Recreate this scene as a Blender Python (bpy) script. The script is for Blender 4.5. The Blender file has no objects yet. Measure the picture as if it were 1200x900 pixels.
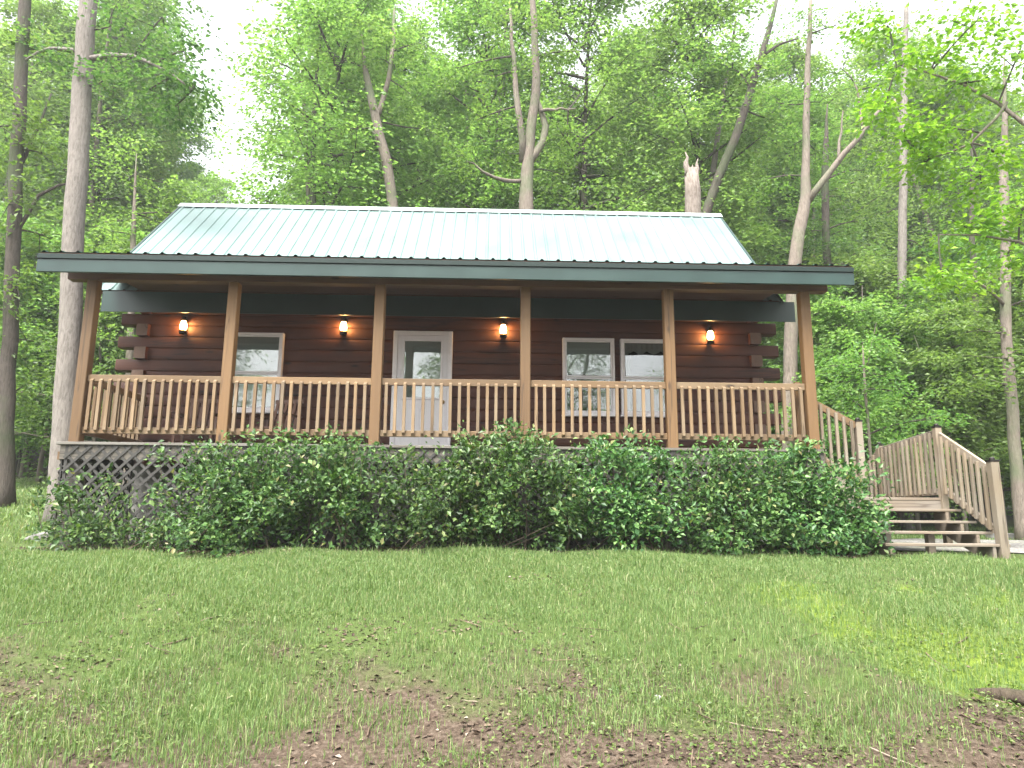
import bpy, bmesh, math, random
import numpy as np
from mathutils import Vector, Matrix

R = math.radians
rnd = random.Random(7)
rng = np.random.default_rng(7)
sc = bpy.context.scene
col = sc.collection

# ------------------------------------------------------------------ camera
CAM = np.array([0.585, -9.992, 0.43]); F_PX = 840.0
PITCH, YAW, ROLL = 0.1844, 0.02787, 0.00771
def cam_axes():
    cy, sy, cp, sp = math.cos(YAW), math.sin(YAW), math.cos(PITCH), math.sin(PITCH)
    fwd = np.array([sy*cp, cy*cp, sp]); right = np.array([cy, -sy, 0.0]); up = np.cross(right, fwd)
    cr, sr = math.cos(ROLL), math.sin(ROLL)
    return cr*right + sr*up, -sr*right + cr*up, fwd
CR, CU, CF = cam_axes()
cd = bpy.data.cameras.new('camera'); co = bpy.data.objects.new('camera', cd); col.objects.link(co)
cd.sensor_width = 36.0; cd.lens = 36.0*F_PX/1200.0; cd.clip_start = 0.05; cd.clip_end = 2000
m = Matrix.Identity(4)
for i in range(3):
    m[i][0], m[i][1], m[i][2], m[i][3] = CR[i], CU[i], -CF[i], CAM[i]
co.matrix_world = m
sc.camera = co

# ------------------------------------------------------------------ light and exposure
SUN_EL, SUN_AZ = 62.0, 205.0         # azimuth clockwise from +Y: high behind the photographer, through thin cloud
w = bpy.data.worlds.new('World'); sc.world = w; w.use_nodes = True
nt = w.node_tree; nt.nodes.clear()
sky = nt.nodes.new('ShaderNodeTexSky'); sky.sky_type = 'NISHITA'; sky.sun_disc = False
sky.sun_elevation = R(SUN_EL); sky.sun_rotation = R(SUN_AZ); sky.air_density = 1.0; sky.dust_density = 4.0; sky.ozone_density = 1.0
hs = nt.nodes.new('ShaderNodeHueSaturation'); hs.inputs['Saturation'].default_value = 0.16
bg = nt.nodes.new('ShaderNodeBackground'); bg.inputs['Strength'].default_value = 0.15
ow = nt.nodes.new('ShaderNodeOutputWorld')
nt.links.new(sky.outputs[0], hs.inputs['Color']); nt.links.new(hs.outputs[0], bg.inputs[0]); nt.links.new(bg.outputs[0], ow.inputs[0])
sd = bpy.data.lights.new('sun', 'SUN'); so = bpy.data.objects.new('sun', sd); col.objects.link(so)
sd.energy = 2.6; sd.angle = R(28); sd.color = (1.0, 0.96, 0.88)
az = R(SUN_AZ); el = R(SUN_EL)
sv = Vector((math.sin(az)*math.cos(el), math.cos(az)*math.cos(el), math.sin(el)))
so.rotation_euler = sv.to_track_quat('Z', 'Y').to_euler(); so.location = (0, 0, 40)
vs = sc.view_settings; vs.view_transform = 'Standard'; vs.look = 'None'; vs.gamma = 1.0; vs.use_curve_mapping = False
vs.exposure = 2.18
cy_ = sc.cycles
cy_.max_bounces = 8; cy_.diffuse_bounces = 4; cy_.glossy_bounces = 3; cy_.transmission_bounces = 4; cy_.transparent_max_bounces = 8
cy_.sample_clamp_indirect = 6.0

HAZE = .0012
# ------------------------------------------------------------------ helpers
def P(X, Y, y):
    """the point at depth y that the photograph shows at pixel X, Y (1200x900)"""
    d = CF*F_PX + CR*(X-600) + CU*(450-Y)
    return CAM + d*((y-CAM[1])/d[1])
def pxm(y, z=3.0):
    """metres per photo pixel at depth y"""
    return ((y-CAM[1])*math.cos(PITCH) + (z-CAM[2])*math.sin(PITCH))/F_PX

def tag(o, label=None, cat=None, group=None, kind=None):
    if label: o['label'] = label
    if cat: o['category'] = cat
    if group: o['group'] = group
    if kind: o['kind'] = kind
    return o
def link(o, parent=None):
    col.objects.link(o)
    if parent is not None: o.parent = parent
    return o
def empty(name, loc):
    o = bpy.data.objects.new(name, None); o.location = loc; o.empty_display_size = 0.2
    return link(o)

def np_mesh(name, V, Q=None, T=None, mq=None, mt=None, mats=(), smooth=False, fq=None):
    me = bpy.data.meshes.new(name)
    V = np.asarray(V, np.float32)
    Q = np.zeros((0, 4), np.int32) if Q is None or len(Q) == 0 else np.asarray(Q, np.int32)
    T = np.zeros((0, 3), np.int32) if T is None or len(T) == 0 else np.asarray(T, np.int32)
    me.vertices.add(len(V)); me.vertices.foreach_set('co', V.ravel())
    nl = Q.size + T.size; npoly = len(Q)+len(T)
    me.loops.add(nl); me.loops.foreach_set('vertex_index', np.concatenate([Q.ravel(), T.ravel()]).astype(np.int32))
    me.polygons.add(npoly)
    st = np.concatenate([np.arange(len(Q))*4, Q.size+np.arange(len(T))*3]).astype(np.int32)
    me.polygons.foreach_set('loop_start', st)
    mi = np.zeros(npoly, np.int32)
    if mq is not None: mi[:len(Q)] = mq
    if mt is not None: mi[len(Q):] = mt
    for mm in mats: me.materials.append(mm)
    me.polygons.foreach_set('material_index', mi)
    sm = np.zeros(npoly, bool); sm[:] = smooth
    if fq is not None: sm[:len(Q)] = fq
    me.polygons.foreach_set('use_smooth', sm)
    me.update(calc_edges=True); me.validate()
    return me

class MB:
    """collects shapes that become ONE mesh"""
    def __init__(s): s.V = []; s.Q = []; s.T = []; s.mq = []; s.mt = []; s.sq = []; s.n = 0
    def add(s, V, Q=(), T=(), mat=0, smooth=False):
        V = np.asarray(V, float).reshape(-1, 3); s.V.append(V)
        if len(Q): s.Q.append(np.asarray(Q)+s.n); s.mq += [mat]*len(Q); s.sq += [smooth]*len(Q)
        if len(T): s.T.append(np.asarray(T)+s.n); s.mt += [mat]*len(T)
        s.n += len(V); return s
    def box(s, x0, x1, y0, y1, z0, z1, mat=0, rot=None, ch=0.0):
        """box, with chamfered long edges when ch > 0"""
        c = np.array([(x0+x1)/2, (y0+y1)/2, (z0+z1)/2]); h = np.array([x1-x0, y1-y0, z1-z0])/2
        if ch <= 0:
            v = np.array([(a, b, d) for a in (-1, 1) for b in (-1, 1) for d in (-1, 1)])*h
            q = [(0, 1, 3, 2), (4, 6, 7, 5), (0, 4, 5, 1), (2, 3, 7, 6), (0, 2, 6, 4), (1, 5, 7, 3)]
            t = []
        else:
            ax = int(np.argmax(h)); b, d = [i for i in range(3) if i != ax]
            if (ax, b, d) in ((1, 0, 2),): b, d = d, b
            hb, hd = h[b], h[d]; ch = min(ch, hb*.45, hd*.45)
            ring = [(-hb, -hd+ch), (-hb+ch, -hd), (hb-ch, -hd), (hb, -hd+ch), (hb, hd-ch), (hb-ch, hd), (-hb+ch, hd), (-hb, hd-ch)]
            v = []
            for e, sh in ((-h[ax], ch), (-h[ax]+ch, 0), (h[ax]-ch, 0), (h[ax], ch)):
                for p in ring:
                    r = [0, 0, 0]; r[ax] = e; k = 1-sh/max(hb, hd)*0.9 if sh else 1
                    r[b] = p[0]*k; r[d] = p[1]*k; v.append(r)
            v = np.array(v); q = []
            for j in range(3):
                for i in range(8):
                    q.append((j*8+i, j*8+(i+1) % 8, j*8+8+(i+1) % 8, j*8+8+i))
            for o_, rev in ((0, True), (24, False)):
                f = [(0, 1, 2, 3), (0, 3, 4, 7), (4, 5, 6, 7)]
                for g in f: q.append(tuple(o_+i for i in (g[::-1] if rev else g)))
            t = []
        if rot is not None: v = v @ np.array(rot).T
        return s.add(v+c, q, t, mat)
    def bar(s, a, b, wx, wz, mat=0, up=(0, 0, 1), ch=0.0):
        """a square stick from a to b, wx wide and wz deep along up"""
        a = np.asarray(a, float); b = np.asarray(b, float); d = b-a; L = np.linalg.norm(d); d /= L
        u = np.asarray(up, float); sx = np.cross(u, d); sx /= np.linalg.norm(sx); u = np.cross(d, sx)
        M = np.stack([sx, d, u], 1); c = (a+b)/2
        k = MB(); k.box(-wx/2, wx/2, -L/2, L/2, -wz/2, wz/2, 0, None, ch)
        return s.add(k.V[0] @ M.T + c, k.Q[0], (), mat)
    def tube(s, pts, rad, n=8, mat=0, smooth=True, cap=True, wob=0.0):
        pts = np.asarray(pts, float); k = len(pts); rad = np.broadcast_to(np.asarray(rad, float), (k,))
        tan = np.gradient(pts, axis=0); tan /= np.linalg.norm(tan, axis=1)[:, None]+1e-12
        ref = np.array([1., 0, 0]) if abs(tan[0][0]) < .8 else np.array([0, 1., 0])
        V = []; a = np.arange(n)*2*math.pi/n
        for i in range(k):
            e1 = ref - tan[i]*(ref@tan[i]); e1 /= np.linalg.norm(e1); e2 = np.cross(tan[i], e1); ref = e1
            rr = rad[i]*(1+wob*np.sin(a*3+i*.7)+wob*.6*np.sin(a*5-i*1.3))
            V.append(pts[i]+np.outer(np.cos(a)*rr, e1)+np.outer(np.sin(a)*rr, e2))
        V = np.concatenate(V); Q = []
        for i in range(k-1):
            for j in range(n):
                Q.append((i*n+j, i*n+(j+1) % n, i*n+n+(j+1) % n, i*n+n+j))
        T = []
        if cap:
            V = np.concatenate([V, pts[:1], pts[-1:]]); b0 = k*n
            for j in range(n):
                T.append((b0, (j+1) % n, j)); T.append((b0+1, (k-1)*n+j, (k-1)*n+(j+1) % n))
        return s.add(V, Q, T, mat, smooth)
    def lathe(s, prof, c=(0, 0, 0), n=16, mat=0, smooth=True):
        a = np.arange(n)*2*math.pi/n; V = []; Q = []
        for r, z in prof: V.append(np.stack([np.cos(a)*r, np.sin(a)*r, np.full(n, z)], 1))
        for i in range(len(prof)-1):
            for j in range(n): Q.append((i*n+j, i*n+(j+1) % n, i*n+n+(j+1) % n, i*n+n+j))
        return s.add(np.concatenate(V)+np.asarray(c, float), Q, (), mat, smooth)
    def mesh(s, name, mats, off=(0, 0, 0)):
        V = np.concatenate(s.V)-np.asarray(off, float)
        return np_mesh(name, V, np.concatenate(s.Q) if s.Q else None, np.concatenate(s.T) if s.T else None,
                       np.array(s.mq) if s.mq else None, np.array(s.mt) if s.mt else None,
                       mats if isinstance(mats, (list, tuple)) else [mats], False, np.array(s.sq) if s.sq else None)
    def build(s, name, mats, parent=None, off=(0, 0, 0)):
        o = bpy.data.objects.new(name, s.mesh(name, mats, off)); return link(o, parent)

# ------------------------------------------------------------------ materials
def mat(name):
    mm = bpy.data.materials.new(name); mm.use_nodes = True
    n = mm.node_tree; n.nodes.clear(); out = n.nodes.new('ShaderNodeOutputMaterial')
    b = n.nodes.new('ShaderNodeBsdfPrincipled'); n.links.new(b.outputs[0], out.inputs[0])
    return mm, n, b, out
def N(n, t, **kw):
    d = n.nodes.new('ShaderNode'+t)
    for k, v in kw.items():
        if k in d.inputs: d.inputs[k].default_value = v
        else: setattr(d, k, v)
    return d
def ramp(n, src, stops):
    r = n.nodes.new('ShaderNodeValToRGB'); e = r.color_ramp.elements
    while len(e) < len(stops): e.new(0.5)
    for i, (p, c) in enumerate(stops):
        e[i].position = p; e[i].color = (*c, 1) if len(c) == 3 else c
    n.links.new(src, r.inputs[0]); return r
def mixc(n, f, a, b, mode='MIX'):
    x = n.nodes.new('ShaderNodeMix'); x.data_type = 'RGBA'; x.blend_type = mode
    for s_, v in ((x.inputs[0], f), (x.inputs[6], a), (x.inputs[7], b)):
        if hasattr(v, 'links') or hasattr(v, 'is_linked'): n.links.new(v, s_)
        elif isinstance(v, (int, float)): s_.default_value = v
        else: s_.default_value = (*v, 1)
    return x.outputs[2]
def bump(n, b, h, strength=.3, dist=.01):
    u = N(n, 'Bump', Strength=strength, Distance=dist); n.links.new(h, u.inputs['Height']); n.links.new(u.outputs[0], b.inputs['Normal'])

def wood(name, dark, light, axis='Z', rough=.7, knots=True, weather=None, streak=9.0):
    mm, n, b, out = mat(name)
    tc = N(n, 'TexCoord'); oi = N(n, 'ObjectInfo')
    vm = N(n, 'VectorMath', operation='MULTIPLY_ADD'); n.links.new(oi.outputs['Random'], vm.inputs[0])
    vm.inputs[1].default_value = (17, 31, 23); n.links.new(tc.outputs['Object'], vm.inputs[2])
    mp = N(n, 'Mapping'); n.links.new(vm.outputs[0], mp.inputs[0])
    s3 = {'X': (.9, streak*2.4, streak*2.4), 'Y': (streak*2.4, .9, streak*2.4), 'Z': (streak*2.4, streak*2.4, .9)}[axis]
    mp.inputs['Scale'].default_value = s3
    n1 = N(n, 'TexNoise', Scale=1.3, Detail=6.0, Roughness=.62); n.links.new(mp.outputs[0], n1.inputs['Vector'])
    n2 = N(n, 'TexNoise', Scale=2.2, Detail=3.0); n.links.new(vm.outputs[0], n2.inputs['Vector'])
    r1 = ramp(n, n1.outputs[0], [(.3, dark), (.72, light)])
    c = mixc(n, n2.outputs[0], r1.outputs[0], tuple(x*.72 for x in light))
    if weather:
        n3 = N(n, 'TexNoise', Scale=1.1, Detail=5.0); n.links.new(vm.outputs[0], n3.inputs['Vector'])
        r3 = ramp(n, n3.outputs[0], [(.42, (0, 0, 0)), (.68, (.8, .8, .8))])
        c = mixc(n, r3.outputs[0], c, weather)
    if knots:
        mk = N(n, 'Mapping'); n.links.new(vm.outputs[0], mk.inputs[0])
        mk.inputs['Scale'].default_value = {'X': (.35, 1, 1), 'Y': (1, .35, 1), 'Z': (1, 1, .35)}[axis]
        vo = N(n, 'TexVoronoi', Scale=4.2); n.links.new(mk.outputs[0], vo.inputs['Vector'])
        rk = ramp(n, vo.outputs['Distance'], [(.055, (1, 1, 1)), (.13, (0, 0, 0))])
        c = mixc(n, rk.outputs[0], c, tuple(x*.35 for x in dark))
    n4 = N(n, 'TexNoise', Scale=.75, Detail=2.0, Roughness=.4); n.links.new(mp.outputs[0], n4.inputs['Vector'])
    r4 = ramp(n, n4.outputs[0], [(.63, (0, 0, 0)), (.665, (.75, .75, .75)), (.70, (0, 0, 0))]); c = mixc(n, r4.outputs[0], c, tuple(x*.4 for x in dark))
    rv = N(n, 'MapRange'); rv.inputs[3].default_value = .74; rv.inputs[4].default_value = 1.24; n.links.new(oi.outputs['Random'], rv.inputs[0])
    h = N(n, 'HueSaturation'); n.links.new(c, h.inputs['Color']); n.links.new(rv.outputs[0], h.inputs['Value'])
    n.links.new(h.outputs[0], b.inputs['Base Color']); b.inputs['Roughness'].default_value = rough
    bump(n, b, n1.outputs[0], .35, .004)
    return mm

def plain(name, c, rough=.5, metal=0., spec=.5, noise=.0, nscale=6.):
    mm, n, b, out = mat(name)
    b.inputs['Roughness'].default_value = rough; b.inputs['Metallic'].default_value = metal; b.inputs['Specular IOR Level'].default_value = spec
    if noise:
        tc = N(n, 'TexCoord'); n1 = N(n, 'TexNoise', Scale=nscale, Detail=5.0); n.links.new(tc.outputs['Object'], n1.inputs['Vector'])
        r = ramp(n, n1.outputs[0], [(.3, tuple(x*(1-noise) for x in c)), (.7, tuple(min(1, x*(1+noise)) for x in c))])
        n.links.new(r.outputs[0], b.inputs['Base Color'])
        r2 = N(n, 'MapRange'); r2.inputs[3].default_value = max(.05, rough-.12); r2.inputs[4].default_value = min(1, rough+.15)
        n.links.new(n1.outputs[0], r2.inputs[0]); n.links.new(r2.outputs[0], b.inputs['Roughness'])
    else: b.inputs['Base Color'].default_value = (*c, 1)
    return mm

def leaf(name, stops, trans=.55, rough=.45, spec=.35, tint=(1.2, 1.28, .68), objvar=.18):
    mm, n, b, out = mat(name)
    ge = N(n, 'NewGeometry'); oi = N(n, 'ObjectInfo')
    r = ramp(n, ge.outputs['Random Per Island'], stops)
    rv = N(n, 'MapRange'); rv.inputs[3].default_value = 1-objvar; rv.inputs[4].default_value = 1+objvar; n.links.new(oi.outputs['Random'], rv.inputs[0])
    rh = N(n, 'MapRange'); rh.inputs[3].default_value = .485; rh.inputs[4].default_value = .512; n.links.new(oi.outputs['Random'], rh.inputs[0])
    h = N(n, 'HueSaturation'); n.links.new(r.outputs[0], h.inputs['Color']); n.links.new(rv.outputs[0], h.inputs['Value']); n.links.new(rh.outputs[0], h.inputs['Hue'])
    n.links.new(h.outputs[0], b.inputs['Base Color']); b.inputs['Roughness'].default_value = rough; b.inputs['Specular IOR Level'].default_value = spec
    tr = N(n, 'BsdfTranslucent'); tc = mixc(n, 1.0, h.outputs[0], tint, 'MULTIPLY'); n.links.new(tc, tr.inputs[0])
    mx = N(n, 'MixShader'); mx.inputs[0].default_value = trans
    n.links.new(b.outputs[0], mx.inputs[1]); n.links.new(tr.outputs[0], mx.inputs[2]); n.links.new(mx.outputs[0], out.inputs[0])
    return mm

def bark(name, dark, light, moss=None, vs_=1.0):
    mm, n, b, out = mat(name)
    tc = N(n, 'TexCoord'); oi = N(n, 'ObjectInfo')
    vm = N(n, 'VectorMath', operation='MULTIPLY_ADD'); n.links.new(oi.outputs['Random'], vm.inputs[0]); vm.inputs[1].default_value = (13, 7, 29)
    n.links.new(tc.outputs['Object'], vm.inputs[2])
    mp = N(n, 'Mapping'); mp.inputs['Scale'].default_value = (13*vs_, 13*vs_, 2.6*vs_); n.links.new(vm.outputs[0], mp.inputs[0])
    n1 = N(n, 'TexNoise', Scale=2.2, Detail=7.0, Roughness=.68, Distortion=.6); n.links.new(mp.outputs[0], n1.inputs['Vector'])
    n2 = N(n, 'TexNoise', Scale=1.2, Detail=4.0); n.links.new(vm.outputs[0], n2.inputs['Vector'])
    r1 = ramp(n, n1.outputs[0], [(.38, dark), (.58, light)])
    c = mixc(n, n2.outputs[0], r1.outputs[0], tuple((a*.45+b_*.55) for a, b_ in zip(dark, light)))
    if moss:
        n3 = N(n, 'TexNoise', Scale=.8, Detail=6.0); n.links.new(vm.outputs[0], n3.inputs['Vector'])
        r3 = ramp(n, n3.outputs[0], [(.5, (0, 0, 0)), (.66, (.6, .6, .6))]); c = mixc(n, r3.outputs[0], c, moss)
    n.links.new(c, b.inputs['Base Color']); b.inputs['Roughness'].default_value = .9; b.inputs['Specular IOR Level'].default_value = .2
    bump(n, b, n1.outputs[0], .8, .03)
    return mm

M = {}
M['post'] = wood('post_pine', (0.0868, 0.0426, 0.0136), (0.1616, 0.0893, 0.0331), 'Z', .65)
M['rail_x'] = wood('rail_pine', (0.1059, 0.0605, 0.0259), (0.1830, 0.1135, 0.0529), 'X', .7, weather=(0.1754, 0.1299, 0.0786))
M['baluster'] = wood('baluster_pine', (0.1190, 0.0702, 0.0324), (0.1975, 0.1274, 0.0634), 'Z', .7, knots=False, weather=(0.1899, 0.1442, 0.0924))
M['beam'] = wood('beam_pine', (.075, .038, .024), (.155, .085, .052), 'X', .75)
M['ceiling'] = wood('ceiling_boards', (0.0596, 0.0227, 0.0134), (0.1132, 0.0458, 0.0247), 'X', .75)
M['log'] = wood('stained_log', (0.0250, 0.0057, 0.0017), (0.0674, 0.0159, 0.0044), 'X', .7, weather=(0.0741, 0.0215, 0.0075), streak=5.0)
M['log_y'] = wood('stained_log_side', (0.0250, 0.0057, 0.0017), (0.0674, 0.0159, 0.0044), 'Y', .55, streak=5.0)
M['log_end'] = wood('log_end_grain', (0.0560, 0.0320, 0.0224), (0.1280, 0.0760, 0.0520), 'Y', .75, knots=False, streak=3.0)
M['deck'] = wood('deck_boards', (0.0930, 0.0806, 0.0651), (0.1674, 0.1488, 0.1240), 'X', .8, weather=(0.1736, 0.1643, 0.1457))
M['stair_z'] = wood('stair_pine_upright', (0.1228, 0.0903, 0.0578), (0.2239, 0.1770, 0.1192), 'Z', .8, knots=False, weather=(0.2095, 0.1842, 0.1481))
M['stair_x'] = wood('stair_pine_tread', (0.1170, 0.0894, 0.0619), (0.2133, 0.1720, 0.1273), 'X', .8, weather=(0.2064, 0.1858, 0.1582))
M['stair_y'] = wood('stair_pine_rail', (0.1445, 0.1120, 0.0759), (0.2456, 0.2023, 0.1517), 'Y', .8, weather=(0.2456, 0.2239, 0.1950))
M['rim'] = wood('rim_board', (.05, .044, .036), (.11, .098, .08), 'X', .85)
M['lattice'] = wood('lattice_slats', (0.0223, 0.0212, 0.0190), (0.0446, 0.0424, 0.0380), 'Z', .8, knots=False)
M['chair'] = wood('chair_wood', (.07, .032, .02), (.16, .08, .05), 'Z', .5, knots=False)
M['green'] = plain('green_fascia_metal', (0.0113, 0.0321, 0.0278), .38, 0, .5, .15, 3.)
M['roof'] = plain('green_roof_metal', (.140, .212, .200), .36, .25, .6, .16, 1.1)
M['drip'] = plain('dark_drip_edge', (.008, .019, .017), .6, 0, .3)
M['roofdark'] = plain('dark_green_porch_metal', (.020, .065, .055), .4, .2, .5, .15, 2.)
M['ridge'] = plain('ridge_cap_metal', (.50, .58, .57), .35, .4, .5)
M['white'] = plain('white_trim_paint', (0.6696, 0.6480, 0.6588), .45, 0, .4, .05, 8.)
M['doorwhite'] = plain('white_door_paint', (0.6480, 0.6264, 0.6372), .4, 0, .4, .04, 8.)
M['blind'] = plain('pale_blind', (.62, .64, .62), .8, 0, .2)
M['lace'] = plain('lace_curtain', (.36, .36, .35), .9, 0, .1)
M['dark'] = plain('painted_room_shade', (.018, .018, .018), .9)  # near-black colour stands in for the shade of the unlit rooms
M['black'] = plain('black_metal', (.02, .017, .015), .45, .6, .5)
M['brass'] = plain('worn_brass', (.35, .24, .10), .35, .9, .5)
M['block'] = plain('concrete_block', (.15, .145, .135), .95, 0, .2, .25, 9.)
M['stone'] = plain('grey_stone', (.13, .125, .118), .9, 0, .25, .35, 7.)

def glass():
    mm, n, b, out = mat('window_glass'); n.nodes.remove(b)
    t = N(n, 'BsdfTransparent'); g = N(n, 'BsdfGlossy', Roughness=.015); t.inputs[0].default_value = (.86, .9, .88, 1)
    tc = N(n, 'TexCoord'); no = N(n, 'TexNoise', Scale=1.6, Detail=1.0); n.links.new(tc.outputs['Object'], no.inputs['Vector'])
    bu = N(n, 'Bump', Strength=.25, Distance=.01); n.links.new(no.outputs[0], bu.inputs['Height']); n.links.new(bu.outputs[0], g.inputs['Normal'])
    f = N(n, 'Fresnel', IOR=2.1); mx = N(n, 'MixShader')
    n.links.new(f.outputs[0], mx.inputs[0]); n.links.new(t.outputs[0], mx.inputs[1]); n.links.new(g.outputs[0], mx.inputs[2]); n.links.new(mx.outputs[0], out.inputs[0])
    return mm
M['glass'] = glass()
def glow():
    mm, n, b, out = mat('lamp_globe_lit'); n.nodes.remove(b)
    lw = N(n, 'LayerWeight', Blend=.4)
    r = ramp(n, lw.outputs['Facing'], [(.05, (1.0, .60, .22)), (.75, (1.0, .36, .08))])
    e = N(n, 'Emission', Strength=38.0); n.links.new(r.outputs[0], e.inputs[0]); n.links.new(e.outputs[0], out.inputs[0])
    return mm
M['globe'] = glow()

M['leaf_mid'] = leaf('leaf_mid', [(0, (.068, .142, .036)), (.5, (.115, .210, .056)), (1, (.170, .275, .082))])
M['leaf_dark'] = leaf('leaf_dark', [(0, (.040, .088, .030)), (.5, (.066, .130, .042)), (1, (.105, .180, .058))])
M['leaf_pale'] = leaf('leaf_pale', [(0, (.10, .185, .052)), (.5, (.16, .262, .080)), (1, (.23, .33, .115))], trans=.55)
M['leaf_lime'] = leaf('leaf_lime', [(0, (.105, .21, .024)), (.5, (.165, .285, .030)), (1, (.25, .37, .045))], trans=.45, objvar=.08)
M['leaf_shrub'] = leaf('leaf_shrub', [(0, (.024, .064, .020)), (.45, (.052, .122, .032)), (.8, (.095, .180, .046)), (.95, (.16, .255, .085)), (1, (.22, .20, .09))], trans=.3, rough=.42, spec=.35, tint=(1.1, 1.25, .5))
M['leaf_weed'] = leaf('leaf_weed', [(0, (.06, .105, .025)), (.6, (.10, .155, .035)), (1, (.16, .21, .07))], trans=.3)
M['grass'] = leaf('grass_blade', [(0, (.085, .150, .045)), (.5, (.138, .212, .070)), (.85, (.195, .265, .094)), (1, (.33, .31, .18))], trans=.35, rough=.5, tint=(1.15, 1.25, .55), objvar=0)
M['litter'] = leaf('leaf_litter', [(0, (.035, .022, .015)), (.5, (.085, .058, .040)), (.9, (.155, .115, .08)), (1, (.28, .23, .18))], trans=.05, rough=.8, tint=(1, .8, .6), objvar=0)
M['twig'] = plain('twig_bark', (.10, .08, .06), .9, 0, .2, .3, 4.)
M["bark_pale"] = bark("bark_pale", (.080, .070, .060), (.25, .225, .205))
M['bark_mid'] = bark('bark_mid', (.075, .062, .05), (.22, .185, .155), (.09, .13, .06))
M['bark_dark'] = bark('bark_dark', (.028, .024, .02), (.095, .08, .068), (.05, .08, .03))
M['bark_snag'] = bark('bark_snag', (0.0728, 0.0532, 0.0420), (0.2504, 0.2168, 0.1888))
M['root'] = bark('root_bark', (.025, .018, .013), (.085, .064, .048), (.035, .06, .018))

# ------------------------------------------------------------------ ground
def sstep(a, b, x): t = np.clip((x-a)/(b-a), 0, 1); return t*t*(3-2*t)
_prof_y = np.array([-60, -30, -14, -10, -8, -7, -6, -5, -4, -3, -2, -1.2, 0, 200.])
_prof_z = np.array([-1.6, -1.4, -1.24, -1.20, -1.15, -1.08, -.95, -.75, -.52, -.30, -.11, -.01, 0, 0])
_wv = [(rng.uniform(.5, 3.2), rng.uniform(.5, 3.2), rng.uniform(0, 6.28), rng.uniform(.008, .02)) for _ in range(14)]
def gz(x, y):
    x = np.asarray(x, float); y = np.asarray(y, float)
    z = np.interp(y, _prof_y, _prof_z)
    left = sstep(-4.8, -8.0, x) if False else 1-sstep(-8.2, -5.2, x)
    z = z + left*np.clip(y+.6, 0, 60)*.095
    z = z + np.clip(y-8, 0, 200)*.022*(1-left)
    b = np.zeros_like(z)
    for a, c, p, s in _wv: b = b + s*np.sin(a*x+c*y+p)
    z = z + b*np.where(y < -1.0, 1.0, .35) + np.clip(y-30, 0, 300)*.03
    z = z - .16*np.exp(-((x-5.6)/1.7)**2-((y+6.2)/1.0)**2)     # washed-out hollow below the root
    return z
def ground():
    xs = np.concatenate([np.linspace(-240, -40, 16), np.linspace(-36, -12, 25), np.arange(-11, 11.01, .14), np.linspace(12, 36, 25), np.linspace(40, 240, 16)])
    ys = np.concatenate([np.linspace(-160, -30, 10), np.linspace(-26, -10, 17), np.arange(-9.5, 1.01, .12), np.linspace(1.5, 14, 26), np.linspace(15, 60, 31), np.linspace(70, 260, 14)])
    X, Y = np.meshgrid(xs, ys); Z = gz(X, Y)
    V = np.stack([X.ravel(), Y.ravel(), Z.ravel()], 1); nx, ny = len(xs), len(ys)
    i = np.arange(nx-1)[None, :]+np.arange(ny-1)[:, None]*nx; i = i.ravel()
    Q = np.stack([i, i+1, i+nx+1, i+nx], 1)
    mm, n, b, out = mat('lawn_soil')
    tc = N(n, 'TexCoord'); o = tc.outputs['Object']
    def noise(s, d=5., r=.6):
        q = N(n, 'TexNoise', Scale=s, Detail=d, Roughness=r); n.links.new(o, q.inputs['Vector']); return q.outputs[0]
    fine = noise(28., 8., .7)
    soil = ramp(n, fine, [(.3, (.032, .023, .016)), (.5, (.080, .058, .042)), (.72, (.165, .130, .102))]).outputs[0]
    turf = ramp(n, noise(9., 8., .7), [(.3, (.040, .058, .018)), (.6, (.080, .115, .032)), (.8, (.13, .16, .055))]).outputs[0]
    moss = ramp(n, noise(14., 6.), [(.3, (.060, .100, .016)), (.7, (.150, .205, .028))]).outputs[0]
    sx = N(n, 'SeparateXYZ'); n.links.new(o, sx.inputs[0])
    def mrange(v, a, b_):
        q = N(n, 'MapRange'); q.inputs[1].default_value = a; q.inputs[2].default_value = b_; n.links.new(v, q.inputs[0]); return q.outputs[0]
    def math_(op, a, c):
        q = N(n, 'Math', operation=op)
        for k, v in enumerate((a, c)):
            if isinstance(v, (int, float)): q.inputs[k].default_value = v
            else: n.links.new(v, q.inputs[k])
        return q.outputs[0]
    # bare soil towards the foot of the bank, in irregular patches
    near = mrange(sx.outputs['Y'], -3.6, -6.1)
    pat = noise(.9, 6., .62)
    bare = mrange(math_('ADD', math_('MULTIPLY', near, .42), pat), .60, .78)
    c = mixc(n, bare, turf, soil)
    # moss on the right of the bank
    mx_ = mrange(sx.outputs['X'], 1.6, 3.6); my_ = mrange(sx.outputs['Y'], -5.6, -5.0); my2 = mrange(sx.outputs['Y'], -1.9, -2.6)
    mk = math_('MULTIPLY', math_('MULTIPLY', mx_, my_), my2)
    mpatch = mrange(math_('MULTIPLY', mk, noise(1.1, 5., .6)), .43, .52)
    c = mixc(n, mpatch, c, moss)
    # woodland floor of leaf mould far back
    wd = mrange(sx.outputs['Y'], 17., 26.)
    c = mixc(n, wd, c, ramp(n, noise(3., 8.), [(.35, (.04, .06, .02)), (.7, (.10, .085, .05))]).outputs[0])
    n.links.new(c, b.inputs['Base Color']); b.inputs['Roughness'].default_value = .95; b.inputs['Specular IOR Level'].default_value = .15
    bump(n, b, fine, .9, .04)
    ob = bpy.data.objects.new('lawn', np_mesh('lawn', V, Q, mats=[mm], smooth=True)); link(ob)
    tag(ob, kind='structure')
ground()

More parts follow.
